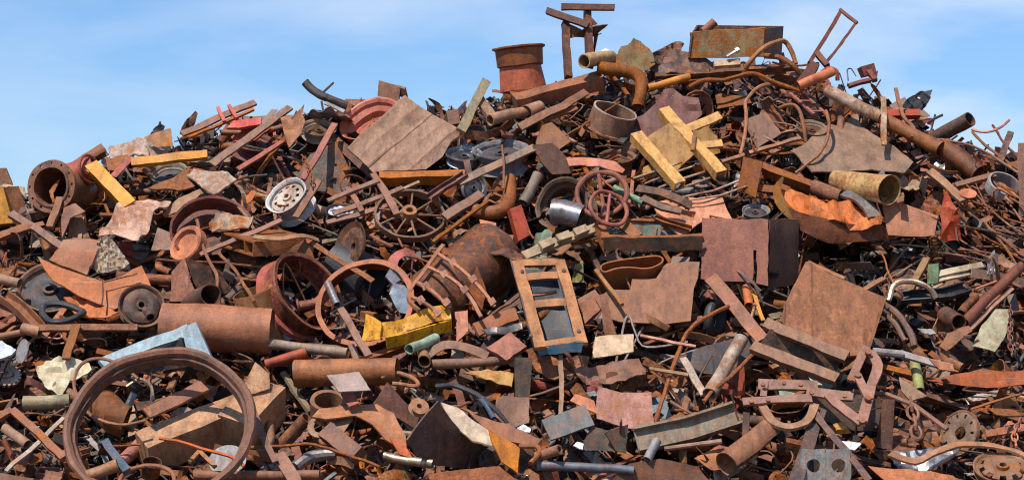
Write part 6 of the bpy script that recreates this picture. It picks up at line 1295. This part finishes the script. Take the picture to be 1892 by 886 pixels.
# ---------------------------------------------------------------- countless small fragments between the pieces
def rubble():
    m = M(); vs, fs = m.v, m.f; r2 = random.Random(3)
    def U(a, b): return r2.uniform(a, b)
    for i in range(24000):
        if i < 20500: px, py = U(-60, 1950), U(90, 930)
        else: px, py = U(-850, 2850), U(150, 1230)
        r = ridge(px)
        if py < r + 12: continue
        hl = hollow(px, py)
        if r2.random() < hl * .75: continue
        lift = U(-.5, .02) - .65 * hl if i < 20500 else U(-.45, .2)
        p = P(px, py, lift)
        if p.z < 0: continue
        a, b, c = V((U(-1, 1), U(-1, 1), U(-1, 1))).normalized(), V((U(-1, 1), U(-1, 1), U(-1, 1))), None
        c = a.cross(b).normalized(); b = c.cross(a)
        big = 1.6 if i >= 20500 else 1
        kind = r2.random(); n = len(vs)
        if kind < .3: L_, w, h = U(.04, .17) * big, U(.004, .014), U(.003, .01)
        else: L_, w, h = U(.03, .09) * big, U(.02, .06) * big, U(.002, .008)
        q = [p + a * (L_ * x) + b * (w * y * U(.6, 1.3)) + c * (h * z) for x, y, z in ((-1,-1,-1),(1,-1,-1),(1,1,-1),(-1,1,-1),(-1,-1,1),(1,-1,1),(1,1,1),(-1,1,1))]
        vs += q; fs += [[n+3,n+2,n+1,n],[n+4,n+5,n+6,n+7],[n,n+1,n+5,n+4],[n+1,n+2,n+6,n+5],[n+2,n+3,n+7,n+6],[n+3,n,n+4,n+7]]
    me = bpy.data.meshes.new('scrap_fragments'); me.from_pydata(vs, [], fs)
    ca = me.attributes.new('tint', 'FLOAT_COLOR', 'FACE')
    pal = [(0.08, .04, .028), (0.18, .095, .065), (0.22, .10, .055), (0.04, .028, .024), (0.27, .18, .13), (0.16, .155, .15), (0.24, .11, .065), (0.12, .065, .05), (0.03, .03, .032)]
    cs = []
    for k in range(len(fs) // 6):
        c = r2.choice(pal); j = U(.22, .95); cs += [c[0]*j, c[1]*j, c[2]*j, 1] * 6  # tints darkened to imitate the shade deep in the gaps
    ca.data.foreach_set('color', cs)
    mat = bpy.data.materials.new('fragments'); mat.use_nodes = True; t = mat.node_tree
    at = t.nodes.new('ShaderNodeAttribute'); at.attribute_name = 'tint'; b = t.nodes['Principled BSDF']; b.inputs['Roughness'].default_value = .8
    no = t.nodes.new('ShaderNodeTexNoise'); no.inputs['Scale'].default_value = 25; mr_ = t.nodes.new('ShaderNodeMapRange'); mr_.inputs[3].default_value = .6; mr_.inputs[4].default_value = 1.4
    sc_ = t.nodes.new('ShaderNodeVectorMath'); sc_.operation = 'SCALE'
    t.links.new(no.outputs[0], mr_.inputs[0]); t.links.new(mr_.outputs[0], sc_.inputs['Scale']); t.links.new(at.outputs['Color'], sc_.inputs[0]); t.links.new(sc_.outputs[0], b.inputs['Base Color'])
    me.materials.append(mat); o = bpy.data.objects.new('scrap_fragments', me); COL.objects.link(o)
    o['kind'] = 'stuff'; o['category'] = 'debris'; o['label'] = 'countless small rusty metal fragments filling the gaps of the scrap heap'
rubble()

# ---------------------------------------------------------------- drop pieces nothing shows, then describe the rest
vs_, fs_, own = [], [], []
for o in SC.objects:
    if o.type != 'MESH' or o.name == 'ground': continue
    n = len(vs_); off = o.parent.location if o.parent else None
    if off is not None: vs_ += [v.co + off for v in o.data.vertices]
    else:
        mw = o.matrix_basis; vs_ += [mw @ v.co for v in o.data.vertices]
    fs_ += [[i + n for i in p.vertices] for p in o.data.polygons]; own += [o.name] * len(o.data.polygons)
ALL = BVHTree.FromPolygons(vs_, fs_)
kept = []
for (o, noun, kn, ws) in SMALL:
    vis = 0; inside = 0
    ctr = sum(ws, V((0, 0, 0))) / len(ws)
    pts = ws + [(w + ctr) / 2 for w in ws]
    for w in pts:
        x, y = proj(w)
        if 0 <= x <= 1892 and 0 <= y <= 886: inside += 1
        d = (w - CAM); L_ = d.length; d /= L_
        h = ALL.ray_cast(CAM, d, L_ * 1.05)
        if h[0] is not None and own[h[2]] == o.name: vis += 1
    if vis >= 2: kept.append((o, noun, kn, ws, ctr))
    else: bpy.data.objects.remove(o)
from collections import Counter
area_px = lambda k: (max(proj(w)[0] for w in k[3]) - min(proj(w)[0] for w in k[3])) * (max(proj(w)[1] for w in k[3]) - min(proj(w)[1] for w in k[3]))
for nm in set(k[0].name.split('.')[0] for k in kept):      # never more than 290 of one kind
    g = sorted([k for k in kept if k[0].name.split('.')[0] == nm], key=area_px)
    for k in g[:max(0, len(g) - 290)]: kept.remove(k); bpy.data.objects.remove(k[0])
print('SMALL PIECES', len(SMALL), 'kept', len(kept), Counter(k[0].name.split('.')[0] for k in kept))
used = set(o['label'] for o in SC.objects if 'label' in o)
def relation(x, y, h):
    dx, dy = x - h[1], y - h[2]; d = sqrt(dx*dx + dy*dy)
    if d < 22: return 'against'
    if abs(dy) > abs(dx) * .8: return 'just below' if dy > 0 and d < 90 else 'below' if dy > 0 else 'just above' if d < 90 else 'above'
    return 'beside' if d < 100 else 'level with'
for (o, noun, kn, ws, ctr) in kept:
    P2 = [proj(w) for w in ws]; x, y = proj(ctr)
    ext = max(((a[0]-b[0])**2 + (a[1]-b[1])**2, a, b) for a in P2 for b in P2)
    L_ = sqrt(ext[0]); a, b = ext[1], ext[2]
    ang = abs(math.degrees(math.atan2(b[1] - a[1], b[0] - a[0]))); ang = min(ang, 180 - ang)
    (xa, ya), (xb, yb) = sorted((a, b))
    pose = 'lying level' if ang < 18 else 'standing upright' if ang > 65 else 'sloping'
    size = 'small' if L_ < 38 else 'short' if L_ < 70 else 'mid sized' if L_ < 110 else 'long' if L_ < 160 else 'very long'
    hs = sorted(HEROES, key=lambda h: (h[1]-x)**2 + ((h[2]-y)*1.3)**2)[:7]
    cw = CW[kn]; lab = None
    cands = [f'{cw} {noun} {relation(x, y, h)} {h[0]}' for h in hs[:2]]
    cands += [f'{size} {cw} {noun} {relation(x, y, h)} {h[0]}' for h in hs[:2]]
    cands += [f'{size} {cw} {noun} {pose} {relation(x, y, h)} {h[0]}' for h in hs[:4]]
    for i in range(6):
        for j in range(i + 1, 7):
            h1, h2 = hs[i], hs[j]
            if (h1[1]-x)*(h2[1]-x) + (h1[2]-y)*(h2[2]-y) < 0: cands.append(f'{size} {cw} {noun} {pose} between {h1[0]} and {h2[0]}')
    for i in range(6):
        for j in range(i + 1, 7): cands.append(f'{size} {cw} {noun} {relation(x, y, hs[i])} {hs[i][0]}, {relation(x, y, hs[j])} {hs[j][0]}')
    for c in cands:
        if c not in used and len(c.split()) <= 16: lab = c; break
    o['label'] = lab or cands[0]; used.add(o['label'])
